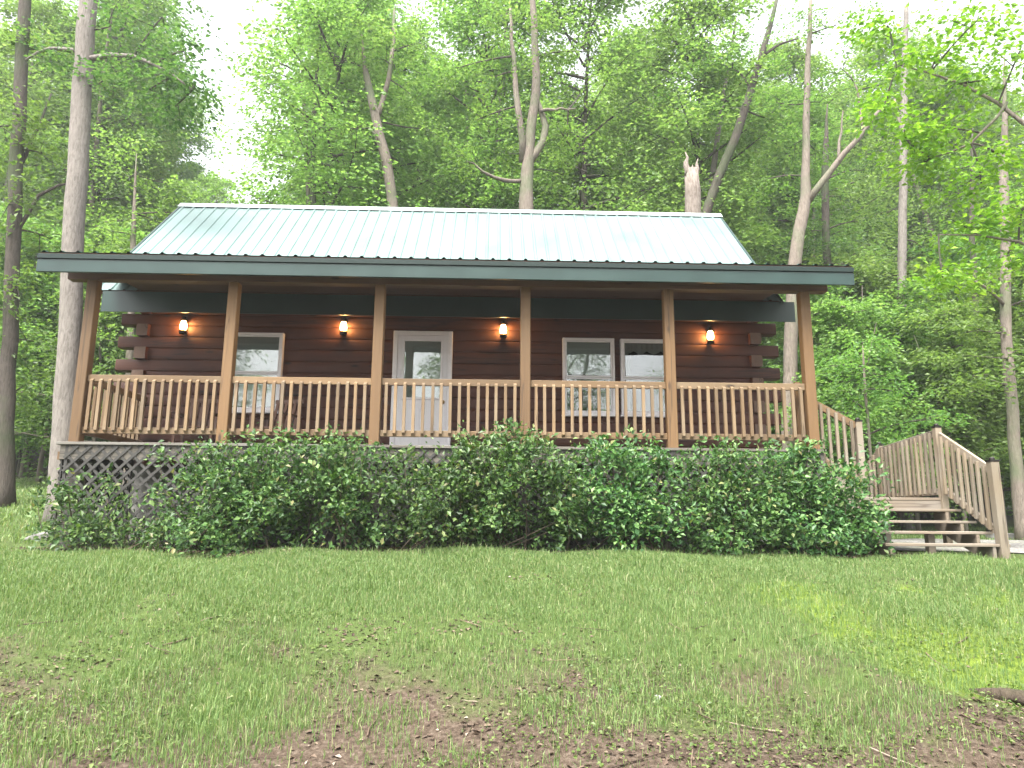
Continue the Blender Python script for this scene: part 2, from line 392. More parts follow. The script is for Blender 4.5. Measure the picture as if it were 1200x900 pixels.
def gravel_drive():
    mm, n, b, out = mat('gravel')
    tc = N(n, 'TexCoord'); vo = N(n, 'TexVoronoi', Scale=26.); n.links.new(tc.outputs['Object'], vo.inputs['Vector'])
    no = N(n, 'TexNoise', Scale=1.2, Detail=6.); n.links.new(tc.outputs['Object'], no.inputs['Vector'])
    sep = N(n, 'SeparateColor'); n.links.new(vo.outputs['Color'], sep.inputs[0])
    r = ramp(n, sep.outputs[0], [(0, (.085, .08, .072)), (.6, (.16, .15, .14)), (1, (.27, .26, .245))])
    c = mixc(n, ramp(n, no.outputs[0], [(.5, (0, 0, 0)), (.72, (.7, .7, .7))]).outputs[0], r.outputs[0], (.16, .17, .08))
    n.links.new(c, b.inputs['Base Color']); b.inputs['Roughness'].default_value = .95
    bump(n, b, vo.outputs['Distance'], .8, .02)
    # irregular outline
    k = 60; a = np.linspace(0, 2*math.pi, k, endpoint=False)
    rr = 1+.07*np.sin(3*a+1)+.05*np.sin(7*a)
    rings = []
    for f in np.linspace(0.02, 1, 14): rings.append(np.stack([11.5+6.8*f*rr*np.cos(a), 2.7+3.5*f*rr*np.sin(a)], 1))
    XY = np.concatenate(rings); Z = gz(XY[:, 0], XY[:, 1])+.018
    V = np.column_stack([XY, Z]); Q = [(i*k+j, i*k+(j+1) % k, (i+1)*k+(j+1) % k, (i+1)*k+j) for i in range(13) for j in range(k)]
    o = bpy.data.objects.new('gravel_drive', np_mesh('gravel_drive', V, Q, mats=[mm], smooth=True)); link(o); tag(o, kind='structure')
gravel_drive()

# ------------------------------------------------------------------ the cabin
DK = 1.40                      # deck level
cab = empty('log_cabin', (0, 0, 0))
tag(cab, 'brown log cabin with pale green metal roof and railed front porch', 'cabin')

# foundation, walls of round-faced logs
f = MB(); f.box(-5.30, 5.10, 2.10, 6.75, -.25, 1.22); f.build('foundation', M['block'], cab)
PITCH_L = .198
def log_profile(k=7):
    a = np.linspace(-math.pi/2, math.pi/2, k)
    return [(.024*math.cos(t)**.6 if abs(math.cos(t)) > 1e-6 else 0., PITCH_L/2*math.sin(t)) for t in a]     # (bulge, height)
def log_run(mb, x0, x1, z, face_y, sgn=-1, depth=.17, mat=0, endmat=1, axis='x'):
    pr = log_profile(); pts = [(face_y+sgn*b, z+h) for b, h in pr]; back = face_y-sgn*depth
    ring = pts+[(back, z+PITCH_L/2), (back, z-PITCH_L/2)]
    k = len(ring); V = []
    for x in (x0, x1):
        for yy, zz in ring: V.append((x, yy, zz) if axis == 'x' else (yy, x, zz))
    Q = [(i, (i+1) % k, k+(i+1) % k, k+i) for i in range(k)]
    V += [((x0, face_y+.05*-sgn, z) if axis == 'x' else (face_y+.05*-sgn, x0, z)), ((x1, face_y+.05*-sgn, z) if axis == 'x' else (face_y+.05*-sgn, x1, z))]
    T = [(2*k, (i+1) % k, i) for i in range(k)]+[(2*k+1, k+i, k+(i+1) % k) for i in range(k)]
    mb.add(V, Q, (), mat); mb.n -= 0
    base = mb.n-len(V)
    mb.T.append(np.asarray(T)+base); mb.mt += [endmat]*len(T)
WX0, WX1, WY0, WY1 = -5.44, 5.23, 2.0, 6.84
def front_wall(face, sgn, name):
    mb = MB()
    for i in range(16):
        z = 1.22+PITCH_L*(i+.5)
        ext = .27 if i % 2 == 0 else -.12
        j = rnd.uniform(-.03, .03)
        log_run(mb, WX0-ext+j, WX1+ext-j, z, face, sgn)
    return mb.build(name, [M['log'], M['log_end']], cab)
front_wall(WY0-.026, -1, 'log_wall'); front_wall(WY1+.026, 1, 'log_wall')
for fx, sg in ((WX0+.05, -1), (WX1-.05, 1)):
    mb = MB()
    for i in range(14):
        z = 1.22+PITCH_L*i+PITCH_L*(.5 if True else 0)
        ext = .16 if i % 2 == 1 else -.24
        log_run(mb, WY0-ext+.02, WY1+ext-.02, z-.002, fx, sg, axis='y')
    mb.build('log_wall', [M['log_y'], M['log_end']], cab)
# roof
RY, RZ = 4.42, 6.88; EY, EZ = 1.50, 4.02
RX0, RX1 = -6.04, 5.45
def ribbed(mb, x0, x1, p0, p1, mat=0, pitch=.2286, h=.018):
    """ribbed metal sheet from eave (y,z) p0 up to p1"""
    d = np.array([p1[0]-p0[0], p1[1]-p0[1]]); L = np.hypot(*d); d /= L; nrm = np.array([-d[1], d[0]])
    if nrm[1] < 0: nrm = -nrm
    xs = [(x0, 0.)]; x = x0+.09
    while x < x1-.08:
        xs += [(x-.030, 0.), (x-.014, h), (x+.014, h), (x+.030, 0.)]; x += pitch
    xs.append((x1, 0.)); V = []
    for yz in (p0, p1):
        for xx, hh in xs: V.append((xx, yz[0]+nrm[0]*hh, yz[1]+nrm[1]*hh))
    k = len(xs); Q = [(i, i+1, k+i+1, k+i) for i in range(k-1)]
    mb.add(V, Q, (), mat)
def roof_deck(mb, x0, x1, p0, p1, th=.05, gap=.006, mat=0):
    d = np.array([p1[0]-p0[0], p1[1]-p0[1]]); d = d/np.hypot(*d); nrm = np.array([-d[1], d[0]])
    if nrm[1] < 0: nrm = -nrm
    V = []
    for xx in (x0, x1):
        for yz in (p0, p1):
            for o_ in (-gap, -gap-th): V.append((xx, yz[0]+nrm[0]*o_, yz[1]+nrm[1]*o_))
    mb.add(V, [(0, 2, 6, 4), (1, 5, 7, 3), (0, 4, 5, 1), (2, 3, 7, 6), (0, 1, 3, 2), (4, 6, 7, 5)], (), mat)
mb = MB(); ribbed(mb, RX0, RX1, (EY, EZ+.04), (RY, RZ)); ribbed(mb, RX0, RX1, (2*RY-EY, EZ+.04), (RY, RZ))
roof = mb.build('roof', M['roof'], cab)
mb = MB(); roof_deck(mb, RX0+.03, RX1-.03, (EY+.03, EZ+.03), (RY, RZ-.01)); roof_deck(mb, RX0+.03, RX1-.03, (2*RY-EY-.03, EZ+.03), (RY, RZ-.01)); mb.build('roof_deck', M['ceiling'], roof)
mb = MB(); mb.add([(RX0-.02, RY-.13, RZ-.085), (RX1+.02, RY-.13, RZ-.085), (RX1+.02, RY, RZ+.045), (RX0-.02, RY, RZ+.045), (RX0-.02, RY+.13, RZ-.085), (RX1+.02, RY+.13, RZ-.085)], [(0, 1, 2, 3), (3, 2, 5, 4)])
mb.build('ridge_cap', M['ridge'], roof)
mb = MB(); mb.box(RX0+.22, RX1+.2, EY-.02, EY-.006, EZ-.33, EZ+.015); mb.build('fascia', M['green'], roof)
for xs_ in (RX0+.015, RX1-.015):
    mb = MB()
    for y_, s in ((EY, 1), (2*RY-EY, -1)): mb.bar((xs_, y_, EZ-.05), (xs_, RY-.001*s, RZ-.10), .035, .17)
    mb.build('rake_board', M['green'], roof)
# gables
for gx in (WX0+.12, WX1-.12):
    mb = MB(); z0 = 1.22+14*PITCH_L
    mb.add([(gx-.05, WY0+.1, z0), (gx-.05, WY1-.1, z0), (gx-.05, RY, RZ-.16), (gx+.05, WY0+.1, z0), (gx+.05, WY1-.1, z0), (gx+.05, RY, RZ-.16)], [(0, 1, 4, 3), (1, 2, 5, 4), (2, 0, 3, 5)], [(0, 2, 1), (3, 4, 5)])
    mb.build('gable', M['log_y'], cab)

# porch roof
PX0, PX1 = -5.69, 5.69; PEY, PEZ = -.40, 3.985
pj = 1.70; pjz = PEZ+.15*(pj-PEY)
mb = MB(); ribbed(mb, PX0, PX1, (PEY-.05, PEZ-.0075), (pj, pjz), 0, h=.022); proof = mb.build('porch_roof', M['roofdark'], cab)
mb = MB(); roof_deck(mb, PX0+.03, PX1-.03, (PEY-.03, PEZ-.005), (pj, pjz), .035); mb.build('porch_ceiling', M['ceiling'], proof)
mb = MB(); mb.box(PX0, PX1, PEY-.03, PEY+.01, 3.70, 3.885, ch=.006); mb.build('fascia', M['green'], proof)
mb = MB(); mb.box(PX0+.002, PX1-.002, PEY-.048, PEY+.0, 3.888, 3.958, ch=.004); mb.build('drip_edge', M['drip'], proof)
mb = MB(); mb.box(-5.47, 5.47, -.075, .075, 3.715, 3.90, ch=.006); mb.build('porch_beam', M['beam'], cab)
mb = MB(); mb.bar((-.05, -.30, 3.935), (-.05, 1.47, 4.06), 10.3, .02); mb.build('porch_ceiling', M['ceiling'], cab)
for i in range(0):
    x = -5.45+i*(10.9/19); mb = MB(); zc = .055
    mb.bar((x, PEY+.02, PEZ+.15*.02-.045-zc+.0), (x, pj-.22, pjz-.15*.22-.045-zc), .04, .10, up=(0, 0, 1))
    mb.build('rafter', M['beam'], proof)

# porch floor
mb = MB()
for i in range(15):
    y0 = -.12+i*.1415
    if y0+.136 > 1.93: break
    mb.box(-5.32, 5.26, y0, y0+.136, DK-.038, DK, ch=.004)
mb.build('porch_deck', M['deck'], cab)
mb = MB(); mb.box(-5.27, 5.24, -.085, -.045, DK-.235, DK-.041); mb.box(-5.27, -5.23, -.04, 1.9, DK-.235, DK-.041); mb.box(5.20, 5.24, -.04, 1.9, DK-.235, DK-.041); mb.build('rim_board', M['rim'], cab)
mb = MB(); mb.box(-5.36, -5.10, .02, .16, DK-.235, DK-.245+.12); mb.build('beam_end', M['post'], cab)
PXS = [-5.12, -3.13, -1.045, 1.05, 3.125, 5.13]
for i, x in enumerate(PXS):
    mb = MB(); wv_ = .072
    mb.box(-wv_, wv_, -wv_, wv_, 0, 3.715-DK, ch=.008)
    o = mb.build('porch_post', M['post'], cab); o.location = (x, 0, DK)
mb = MB(); mb.box(-.045, .045, -.045, .045, 0, 1.0, ch=.006); o = mb.build('rail_post', M['post'], cab); o.location = (5.02, .16, DK)
for x in PXS:
    mb = MB(); mb.box(-.09, .09, -.06, .12, -.15, DK-.24, ch=.006); o = mb.build('pier', M['rim'], cab); o.location = (x, .1, 0)
# railings: balusters nailed to the front of the rails, ends cut on a slant
def baluster_mesh(h=.75, w_=.042):
    v = []
    for z in (0, h):
        for a, b in ((-1, -1), (1, -1), (1, 1), (-1, 1)):
            zz = z+((.03 if z == 0 else -.03) if b == -1 else 0)
            v.append((a*w_/2, b*w_/2, zz))
    return np_mesh('baluster', v, [(0, 3, 2, 1), (4, 5, 6, 7), (0, 1, 5, 4), (1, 2, 6, 5), (2, 3, 7, 6), (3, 0, 4, 7)], mats=[M['baluster']])
BAL = baluster_mesh()
def put_baluster(parent, loc, rz=0., me=BAL, tilt=0.):
    o = bpy.data.objects.new('baluster', me); o.location = loc; o.rotation_euler = (0, tilt, rz); link(o, parent); return o
def railing(x0, x1, y, n, axis='x'):
    rt = empty('railing', ((x0+x1)/2, y, DK) if axis == 'x' else (y, (x0+x1)/2, DK)); rt.parent = cab
    L = x1-x0
    for nm, z0, z1 in (('top_rail', .85, .95), ('bottom_rail', .125, .215)):
        mb = MB()
        if axis == 'x': mb.box(-L/2, L/2, -.02, .02, z0, z1, ch=.006)
        else: mb.box(-.02, .02, -L/2, L/2, z0, z1, ch=.006)
        o = mb.build(nm, M['rail_x'], rt); o.rotation_euler = (0, rnd.uniform(-.0015, .0015), 0)
    mb = MB()
    for k in range(n):
        t = (k+.62)/(n+.24)*L-L/2+rnd.uniform(-.006, .006)
        dz = rnd.uniform(-.006, .006)
        if axis == 'x': put_baluster(rt, (t, -.041, .145+dz), 0, BAL, rnd.uniform(-.006, .006))
        else: put_baluster(rt, (-.041, t, .145+dz), math.pi/2*-1)
    return rt
for i in range(5): railing(PXS[i]+.072, PXS[i+1]-.072, 0.0, 15)
railing(.10, 1.90, -5.14, 13, 'y')

# lattice skirt
def lattice(w_, h_, name, loc, rot=0., pitch=.125, sw=.036):
    mb = MB()
    def clip(a, b):
        # clip segment to [0,w]x[0,h]
        t0, t1 = 0., 1.; d = (b[0]-a[0], b[1]-a[1])
        for p_, q_ in ((-d[0], a[0]), (d[0], w_-a[0]), (-d[1], a[1]), (d[1], h_-a[1])):
            if abs(p_) < 1e-9:
                if q_ < 0: return None
            else:
                r_ = q_/p_
                if p_ < 0: t0 = max(t0, r_)
                else: t1 = min(t1, r_)
        if t1-t0 < .02: return None
        return (a[0]+d[0]*t0, a[1]+d[1]*t0), (a[0]+d[0]*t1, a[1]+d[1]*t1)
    k = pitch*math.sqrt(2)
    c = -h_
    while c < w_:
        s_ = clip((c, 0), (c+h_, h_))
        if s_: mb.bar((s_[0][0], -.004, s_[0][1]), (s_[1][0], -.004, s_[1][1]), sw, .007, up=(0, 1, 0))
        s_ = clip((c+h_, 0), (c, h_))
        if s_: mb.bar((s_[0][0], .004, s_[0][1]), (s_[1][0], .004, s_[1][1]), sw, .007, up=(0, 1, 0))
        c += k
    for x in (.02, w_-.02): mb.box(x-.02, x+.02, .009, .03, 0, h_)
    o = mb.build(name, M['lattice'], cab); o.location = loc; o.rotation_euler = (0, 0, rot)
for i in range(4): lattice(2.585, 1.335, 'lattice_panel', (-5.20+i*2.60, -.095, .02))
lattice(1.95, 1.335, 'lattice_panel', (-5.285, 1.92, .02), -math.pi/2)

# door and windows
FY = 1.895     # front of the bulging logs
def win_frame(mb, x0, x1, z0, z1, b=.04, d0=FY-.035, d1=FY+.06):
    mb.box(x0, x0+b, d0, d1, z0, z1, ch=.005); mb.box(x1-b, x1, d0, d1, z0, z1, ch=.005)
    mb.box(x0+b, x1-b, d0+.002, d1, z1-b, z1, ch=.005); mb.box(x0+b, x1-b, d0+.002, d1, z0, z0+b, ch=.005)
def window(x0, x1, z0, z1, style):
    wr = empty('window', ((x0+x1)/2, FY, z0)); wr.parent = cab
    off = ((x0+x1)/2, FY, z0)
    mb = MB(); win_frame(mb, x0, x1, z0, z1); mb.box(x0-.02, x1+.02, FY-.05, FY+.04, z0-.03, z0-.001, ch=.005); mb.build('window_frame', M['white'], wr, off)
    zm = z0+(z1-z0)*.485
    for za, zb, dy in ((z0+.042, zm-.001, .018), (zm+.001, z1-.042, 0.)):
        mb = MB(); win_frame(mb, x0+.042, x1-.042, za, zb, .027, FY-.022+dy, FY+.004+dy); mb.build('sash', M['white'], wr, off)
        mb = MB(); yy = FY-.008+dy
        mb.box(x0+.065, x1-.065, yy-.002, yy+.002, za+.023, zb-.023); mb.build('pane', M['glass'], wr, off)
    mb = MB(); yb = FY+.05; mb.box(x0+.05, x1-.05, yb, yb+.01, z0+.05, z1-.05); mb.build('room_shade_panel', M['dark'], wr, off)  # flat panel in place of a room; its shade is put into the colour
    if style == 'blind':
        mb = MB(); z = z1-.06
        while z > z0+.10:
            mb.bar((x0+.07, FY+.036, z), (x1-.07, FY+.036, z), .03, .003, up=(0, -1, .22)); z -= .026
        mb.build('blind', M['blind'], wr, off)
    elif style == 'half':
        mb = MB(); z = z1-.06
        while z > z1-.62:
            mb.bar((x0+.07, FY+.036, z), (x1-.07, FY+.036, z), .03, .003, up=(0, -1, .22)); z -= .026
        mb.build('blind', M['blind'], wr, off)
    else:
        mb = MB(); k = 60; xs = np.linspace(x0+.06, x1-.06, k); V = []
        for x in xs:
            wv = .012*math.sin(x*70); s_ = .05*abs(math.sin((x-x0)*13.5))
            V += [(x, FY+.034+wv*.5, z1-.05), (x, FY+.034+wv, z1-.20-s_)]
        mb.add(V, [(2*i, 2*i+1, 2*i+3, 2*i+2) for i in range(k-1)]); mb.build('valance', M['lace'], wr, off)
        for xa, xb in ((x0+.06, x0+.15),):
            V = []; xs = np.linspace(xa, xb, 20)
            for x in xs: V += [(x, FY+.036+.01*math.sin(x*110), z1-.2), (x, FY+.036+.01*math.sin(x*110), z0+.07)]
            mb = MB(); mb.add(V, [(2*i, 2*i+1, 2*i+3, 2*i+2) for i in range(19)]); mb.build('curtain', M['lace'], wr, off)
    return wr
tag(window(-3.83, -2.95, 2.13, 3.47, 'blind'), 'window with closed pale blinds behind the second post')
tag(window(1.775, 2.66, 2.14, 3.46, 'half'), 'window with half raised blind')
tag(window(2.765, 3.65, 2.14, 3.455, 'lace'), 'window with scalloped lace valance')

dr = empty('door', (-.6, FY, DK)); dr.parent = cab; off = (-.6, FY, DK)
mb = MB(); X0, X1, Z1 = -1.10, -.10, 3.54
mb.box(X0, X0+.075, FY-.035, FY+.06, DK+.002, Z1, ch=.006); mb.box(X1-.075, X1, FY-.035, FY+.06, DK+.002, Z1, ch=.006); mb.box(X0+.075, X1-.075, FY-.033, FY+.06, Z1-.075, Z1, ch=.006)
mb.build('door_frame', M['white'], dr, off)
mb = MB(); a0, a1 = X0+.078, X1-.078; g0, g1, gb, gt = a0+.10, a1-.10, DK+.98, Z1-.16
dz0, dz1 = DK+.03, Z1-.078; yA, yB = FY-.01, FY+.03
mb.box(a0, g0, yA, yB, dz0, dz1); mb.box(g1, a1, yA, yB, dz0, dz1); mb.box(g0, g1, yA+.001, yB, gt, dz1); mb.box(g0, g1, yA+.001, yB, dz0, gb)
for xa, xb in ((a0+.10, -.625), (-.575, a1-.10)):       # raised panels of the lower half
    mb.box(xa, xb, yA-.012, yA+.004, DK+.17, DK+.80, ch=.004)
mb.build('door_slab', M['doorwhite'], dr, off)
mb = MB(); win_frame(mb, g0-.02, g1+.02, gb-.02, gt+.02, .035, yA-.018, yA+.012); mb.build('glazing_frame', M['white'], dr, off)
mb = MB(); mb.box(g0+.012, g1-.012, yA+.004, yA+.008, gb+.012, gt-.012); mb.build('pane', M['glass'], dr, off)
mb = MB(); z = gt-.02
while z > gb+.02:
    mb.bar((g0+.014, yA+.024, z), (g1-.014, yA+.024, z), .022, .002, up=(0, -1, .22)); z -= .019
mb.build('blind', M['blind'], dr, off)
mb = MB(); mb.box(g0, g1, yB+.008, yB+.014, gb, gt); mb.build('room_shade_panel', M['dark'], dr, off)  # dark-coloured panel behind the door glass, painted as unlit room shade
mb = MB(); mb.lathe([(0, -.035), (.028, -.03), (.033, -.012), (.02, .0), (.012, .012), (.03, .022), (.03, .027), (0, .028)], n=14)
V = mb.V[0].copy(); mb.V[0] = np.stack([V[:, 0]+a1-.06, V[:, 2]*1.0+yA-.03, V[:, 1]+DK+.92], 1); mb.build('knob', M['brass'], dr, off)
mb = MB(); mb.box(X0-.02, X1+.02, FY-.09, FY+.05, DK+.003, DK+.028, ch=.004); mb.build('threshold', M['white'], dr, off)

# lanterns on the wall
def lantern(x, z, label):
    g = empty('wall_lantern', (x, 1.86, z)); tag(g, label, 'lantern', 'lit oil-lamp lanterns along the porch wall')
    mb = MB(); mb.box(-.035, .035, .055, .085, -.13, .10, ch=.006)
    mb.tube([(0, .06, -.10), (0, .03, -.135), (0, 0, -.125)], .010, 6); mb.build('bracket', M['black'], g)
    mb = MB(); mb.lathe([(0, -.135), (.055, -.135), (.062, -.12), (.062, -.09), (.045, -.078), (.038, -.062), (0, -.062)], n=18); mb.build('font', M['black'], g)
    mb = MB(); mb.lathe([(.036, -.062), (.050, -.045), (.056, -.01), (.050, .035), (.040, .07), (.034, .085)], n=18); mb.build('globe', M['globe'], g)
    mb = MB(); mb.lathe([(.034, .088), (.074, .088), (.070, .098), (.040, .116), (.024, .125), (.024, .145), (.034, .15), (.02, .165), (0, .168)], n=18)
    for s in (-1, 1): mb.tube([(s*.055, 0, -.10), (s*.068, 0, -.03), (s*.064, 0, .05), (s*.045, 0, .10)], .004, 5)
    mb.tube([(-.045, 0, .10), (-.04, 0, .17), (0, 0, .205), (.04, 0, .17), (.045, 0, .10)], .0035, 5); mb.build('cap', M['black'], g)
lantern(-4.63, 3.56, 'lit lantern on the log wall between the first two porch posts')
lantern(-1.95, 3.585, 'lit lantern on the log wall between the blinded window and the white door')
lantern(.76, 3.575, 'lit lantern on the log wall just right of the white door')
lantern(4.32, 3.52, 'lit lantern on the log wall right of the lace curtained window, nearest the log ends')

# rocking chairs
def chair(loc, rz, label):
    g = empty('rocking_chair', loc); g.rotation_euler = (0, 0, rz); tag(g, label, 'chair', 'rocking chairs on the porch')
    def part(name, fn, m_=M['chair']):
        mb = MB(); fn(mb); return mb.build(name, m_, g)
    part('seat', lambda b: [b.box(-.25, .25, -.25+i*.075, -.25+i*.075+.06, .36, .385, ch=.004) for i in range(7)])
    part('backrest', lambda b: [b.bar((-.2+i*.08, .25, .38), (-.2+i*.08, .42, .86), .05, .018, up=(0, 1, 0)) for i in range(6)]+[b.bar((-.25, .43, .88), (.25, .43, .88), .03, .06)])
    for s in (-1, 1):
        part('rocker', lambda b: b.tube([(s*.27, -.42, .10), (s*.27, -.2, .035), (s*.27, .05, .02), (s*.27, .3, .045), (s*.27, .5, .12)], .02, 6))
        part('leg', lambda b: b.bar((s*.27, -.22, .03), (s*.27, -.22, .58), .04, .04, up=(0, 1, 0)))
        part('leg', lambda b: b.bar((s*.27, .24, .03), (s*.27, .26, .60), .04, .04, up=(0, 1, 0)))
        part('armrest', lambda b: b.box(s*.28-.045, s*.28+.045, -.28, .30, .585, .605, ch=.004))
chair((-4.05, 1.35, DK), R(8), 'dark wooden rocking chair on the porch left of the second post')
chair((-2.85, 1.35, DK), R(-14), 'dark wooden rocking chair on the porch in front of the blinded window')

# ------------------------------------------------------------------ porch steps at the right end
st = empty('porch_steps', (6.2, .6, 0)); tag(st, 'weathered wooden porch steps with railed landing at the right end of the cabin', 'steps')
SO = (6.2, .6, 0)
LZ = .75
mb = MB()
for i in range(11):
    mb.box(5.30, 7.00, .0+i*.14, .0+i*.14+.135, LZ-.038, LZ, ch=.004)
mb.build('landing', M['stair_x'], st, SO)
mb = MB(); mb.box(5.32, 6.99, .005, .045, LZ-.20, LZ-.041, ch=.004); mb.box(5.32, 6.99, 1.49, 1.53, LZ-.20, LZ-.041); mb.box(5.32, 5.36, .05, 1.48, LZ-.20, LZ-.041); mb.box(6.95, 6.99, .05, 1.48, LZ-.20, LZ-.041); mb.build('landing_frame', M['stair_x'], st, SO)
for x, y in ((5.40, .1), (5.40, 1.4), (6.1, .75)):
    mb = MB(); mb.box(x-.045, x+.045, y-.045, y+.045, -.1, LZ-.042, ch=.005); mb.build('support_post', M['stair_z'], st, SO)
# upper flight from the porch floor
for k in range(2):
    mb = MB(); zt = DK-.217*(k+1); x0 = 5.28+.25*k
    mb.box(x0, x0+.28, .10, 1.55, zt-.036, zt, ch=.004); mb.build('tread', M['stair_y'], st, SO)
for y in (.08, 1.5):
    mb = MB(); mb.bar((5.27, y, DK-.17), (5.85, y, LZ-.10), .035, .22); mb.build('stringer', M['stair_y'], st, SO)
# lower flight to the lawn, open treads
for k, (z, y) in enumerate(((.59, -.14), (.435, -.43), (.30, -.72), (.155, -1.01))):
    mb = MB(); mb.box(5.42, 6.98+.0*k, y-.14, y+.14, z-.034, z, ch=.005); o = mb.build('tread', M['stair_x'], st, SO)
def stringer(x):
    mb = MB()
    prof = [(0.0, LZ-.21), (0.0, .55), (-.28, .55), (-.28, .398), (-.57, .398), (-.57, .263), (-.86, .263), (-.86, .118), (-1.14, .118), (-1.14, -.06), (-.98, -.06), (-.0, LZ-.42)]
    k = len(prof); V = [(x-.02, a, b) for a, b in prof]+[(x+.02, a, b) for a, b in prof]
    bm = bmesh.new(); vs_ = [bm.verts.new(v) for v in V]
    bm.faces.new(vs_[:k]); bm.faces.new(vs_[k:][::-1])
    for i in range(k): bm.faces.new((vs_[i], vs_[k+i], vs_[k+(i+1) % k], vs_[(i+1) % k]))
    bmesh.ops.recalc_face_normals(bm, faces=bm.faces); bmesh.ops.translate(bm, verts=bm.verts, vec=Vector(SO)*-1)
    me = bpy.data.meshes.new('stringer'); bm.to_mesh(me); bm.free(); me.materials.append(M['stair_y'])
    link(bpy.data.objects.new('stringer', me), st)
for x in (5.50, 6.78): stringer(x)
mb = MB(); mb.box(6.20, 6.29, -.75, -.66, -.08, .262, ch=.005); mb.build('support_post', M['stair_z'], st, SO)
def newel(x, y, z0, z1, w_=.09, lean=(0, 0)):
    mb = MB(); mb.bar((x, y, z0), (x+lean[0], y+lean[1], z1-.05), w_, w_, up=(0, 1, 0), ch=.006); o = mb.build('newel_post', M['stair_z'], st, SO)
    c = MB(); h = w_/2+.006; cx, cy = x+lean[0], y+lean[1]
    c.box(cx-h, cx+h, cy-h, cy+h, z1-.052, z1-.03, ch=.003)
    c.lathe([(.030, z1-.03), (.034, z1-.022), (.032, z1-.005), (.02, z1+.008), (0, z1+.012)], (cx, cy, 0), 12)
    c.build('post_cap', M['black'], o, SO)
A_ = (5.82, .05); B_ = (6.90, 1.5); C_ = (6.93, .0); D_ = (6.90, -1.12); E_ = (6.88, 2.7)
newel(A_[0], A_[1], .2, 1.87); newel(B_[0], B_[1], .0, 1.68); newel(C_[0], C_[1], .1, 1.79); newel(D_[0], D_[1], -.12, 1.22, .105, (-.01, 0)); newel(E_[0], E_[1], .0, .98)
def stair_rail(a, b, z_top, z_bot, n, side=(-1, 0), m_=M['stair_y'], twide=.10):
    """sloped rail from a to b; z_top/z_bot = (za, zb) of the hand rail and of the bottom rail"""
    g = empty('stair_railing', ((a[0]+b[0])/2, (a[1]+b[1])/2, 0)); g.parent = st; g.location = Vector(((a[0]+b[0])/2, (a[1]+b[1])/2, 0))-Vector(SO)
    off = ((a[0]+b[0])/2, (a[1]+b[1])/2, 0)
    mb = MB(); mb.bar((a[0], a[1], z_top[0]), (b[0], b[1], z_top[1]), .042, twide, ch=.005); mb.build('hand_rail', m_, g, off)
    mb = MB(); mb.bar((a[0], a[1], z_bot[0]), (b[0], b[1], z_bot[1]), .042, .09, ch=.005); mb.build('bottom_rail', m_, g, off)
    for k in range(n):
        t = (k+.7)/(n+.4); x = a[0]+(b[0]-a[0])*t+side[0]*.041; y = a[1]+(b[1]-a[1])*t+side[1]*.041
        zt = z_top[0]+(z_top[1]-z_top[0])*t+.02; zb = z_bot[0]+(z_bot[1]-z_bot[0])*t-.02
        mb = MB(); mb.box(-.019, .019, -.019, .019, 0, zt-zb, ch=.002); o = mb.build('baluster', M['stair_z'], g); o.location = (x-off[0], y-off[1], zb)
stair_rail((5.20, .05), (5.78, .05), (2.08, 1.76), (1.30, .98), 5, (0, -1), M['rail_x'])
stair_rail((B_[0], B_[1]-.045), (C_[0], C_[1]+.045), (1.55, 1.66), (.80, .84), 12)
stair_rail((C_[0], C_[1]-.045), (D_[0], D_[1]+.05), (1.62, 1.06), (.86, .30), 8)
stair_rail((B_[0], B_[1]+.045), (E_[0], E_[1]-.05), (1.52, .86), (.76, .10), 8)
for k, z in enumerate((.55, .35, .16)):
    mb = MB(); y = 1.68+.28*k; mb.box(5.42, 6.85, y-.14, y+.14, z-.034, z, ch=.004); mb.build('tread', M['stair_x'], st, SO)
for x in (5.5, 6.75):
    mb = MB(); mb.bar((x, 1.52, LZ-.17), (x, 2.55, -.03), .035, .17); mb.build('stringer', M['stair_y'], st, SO)

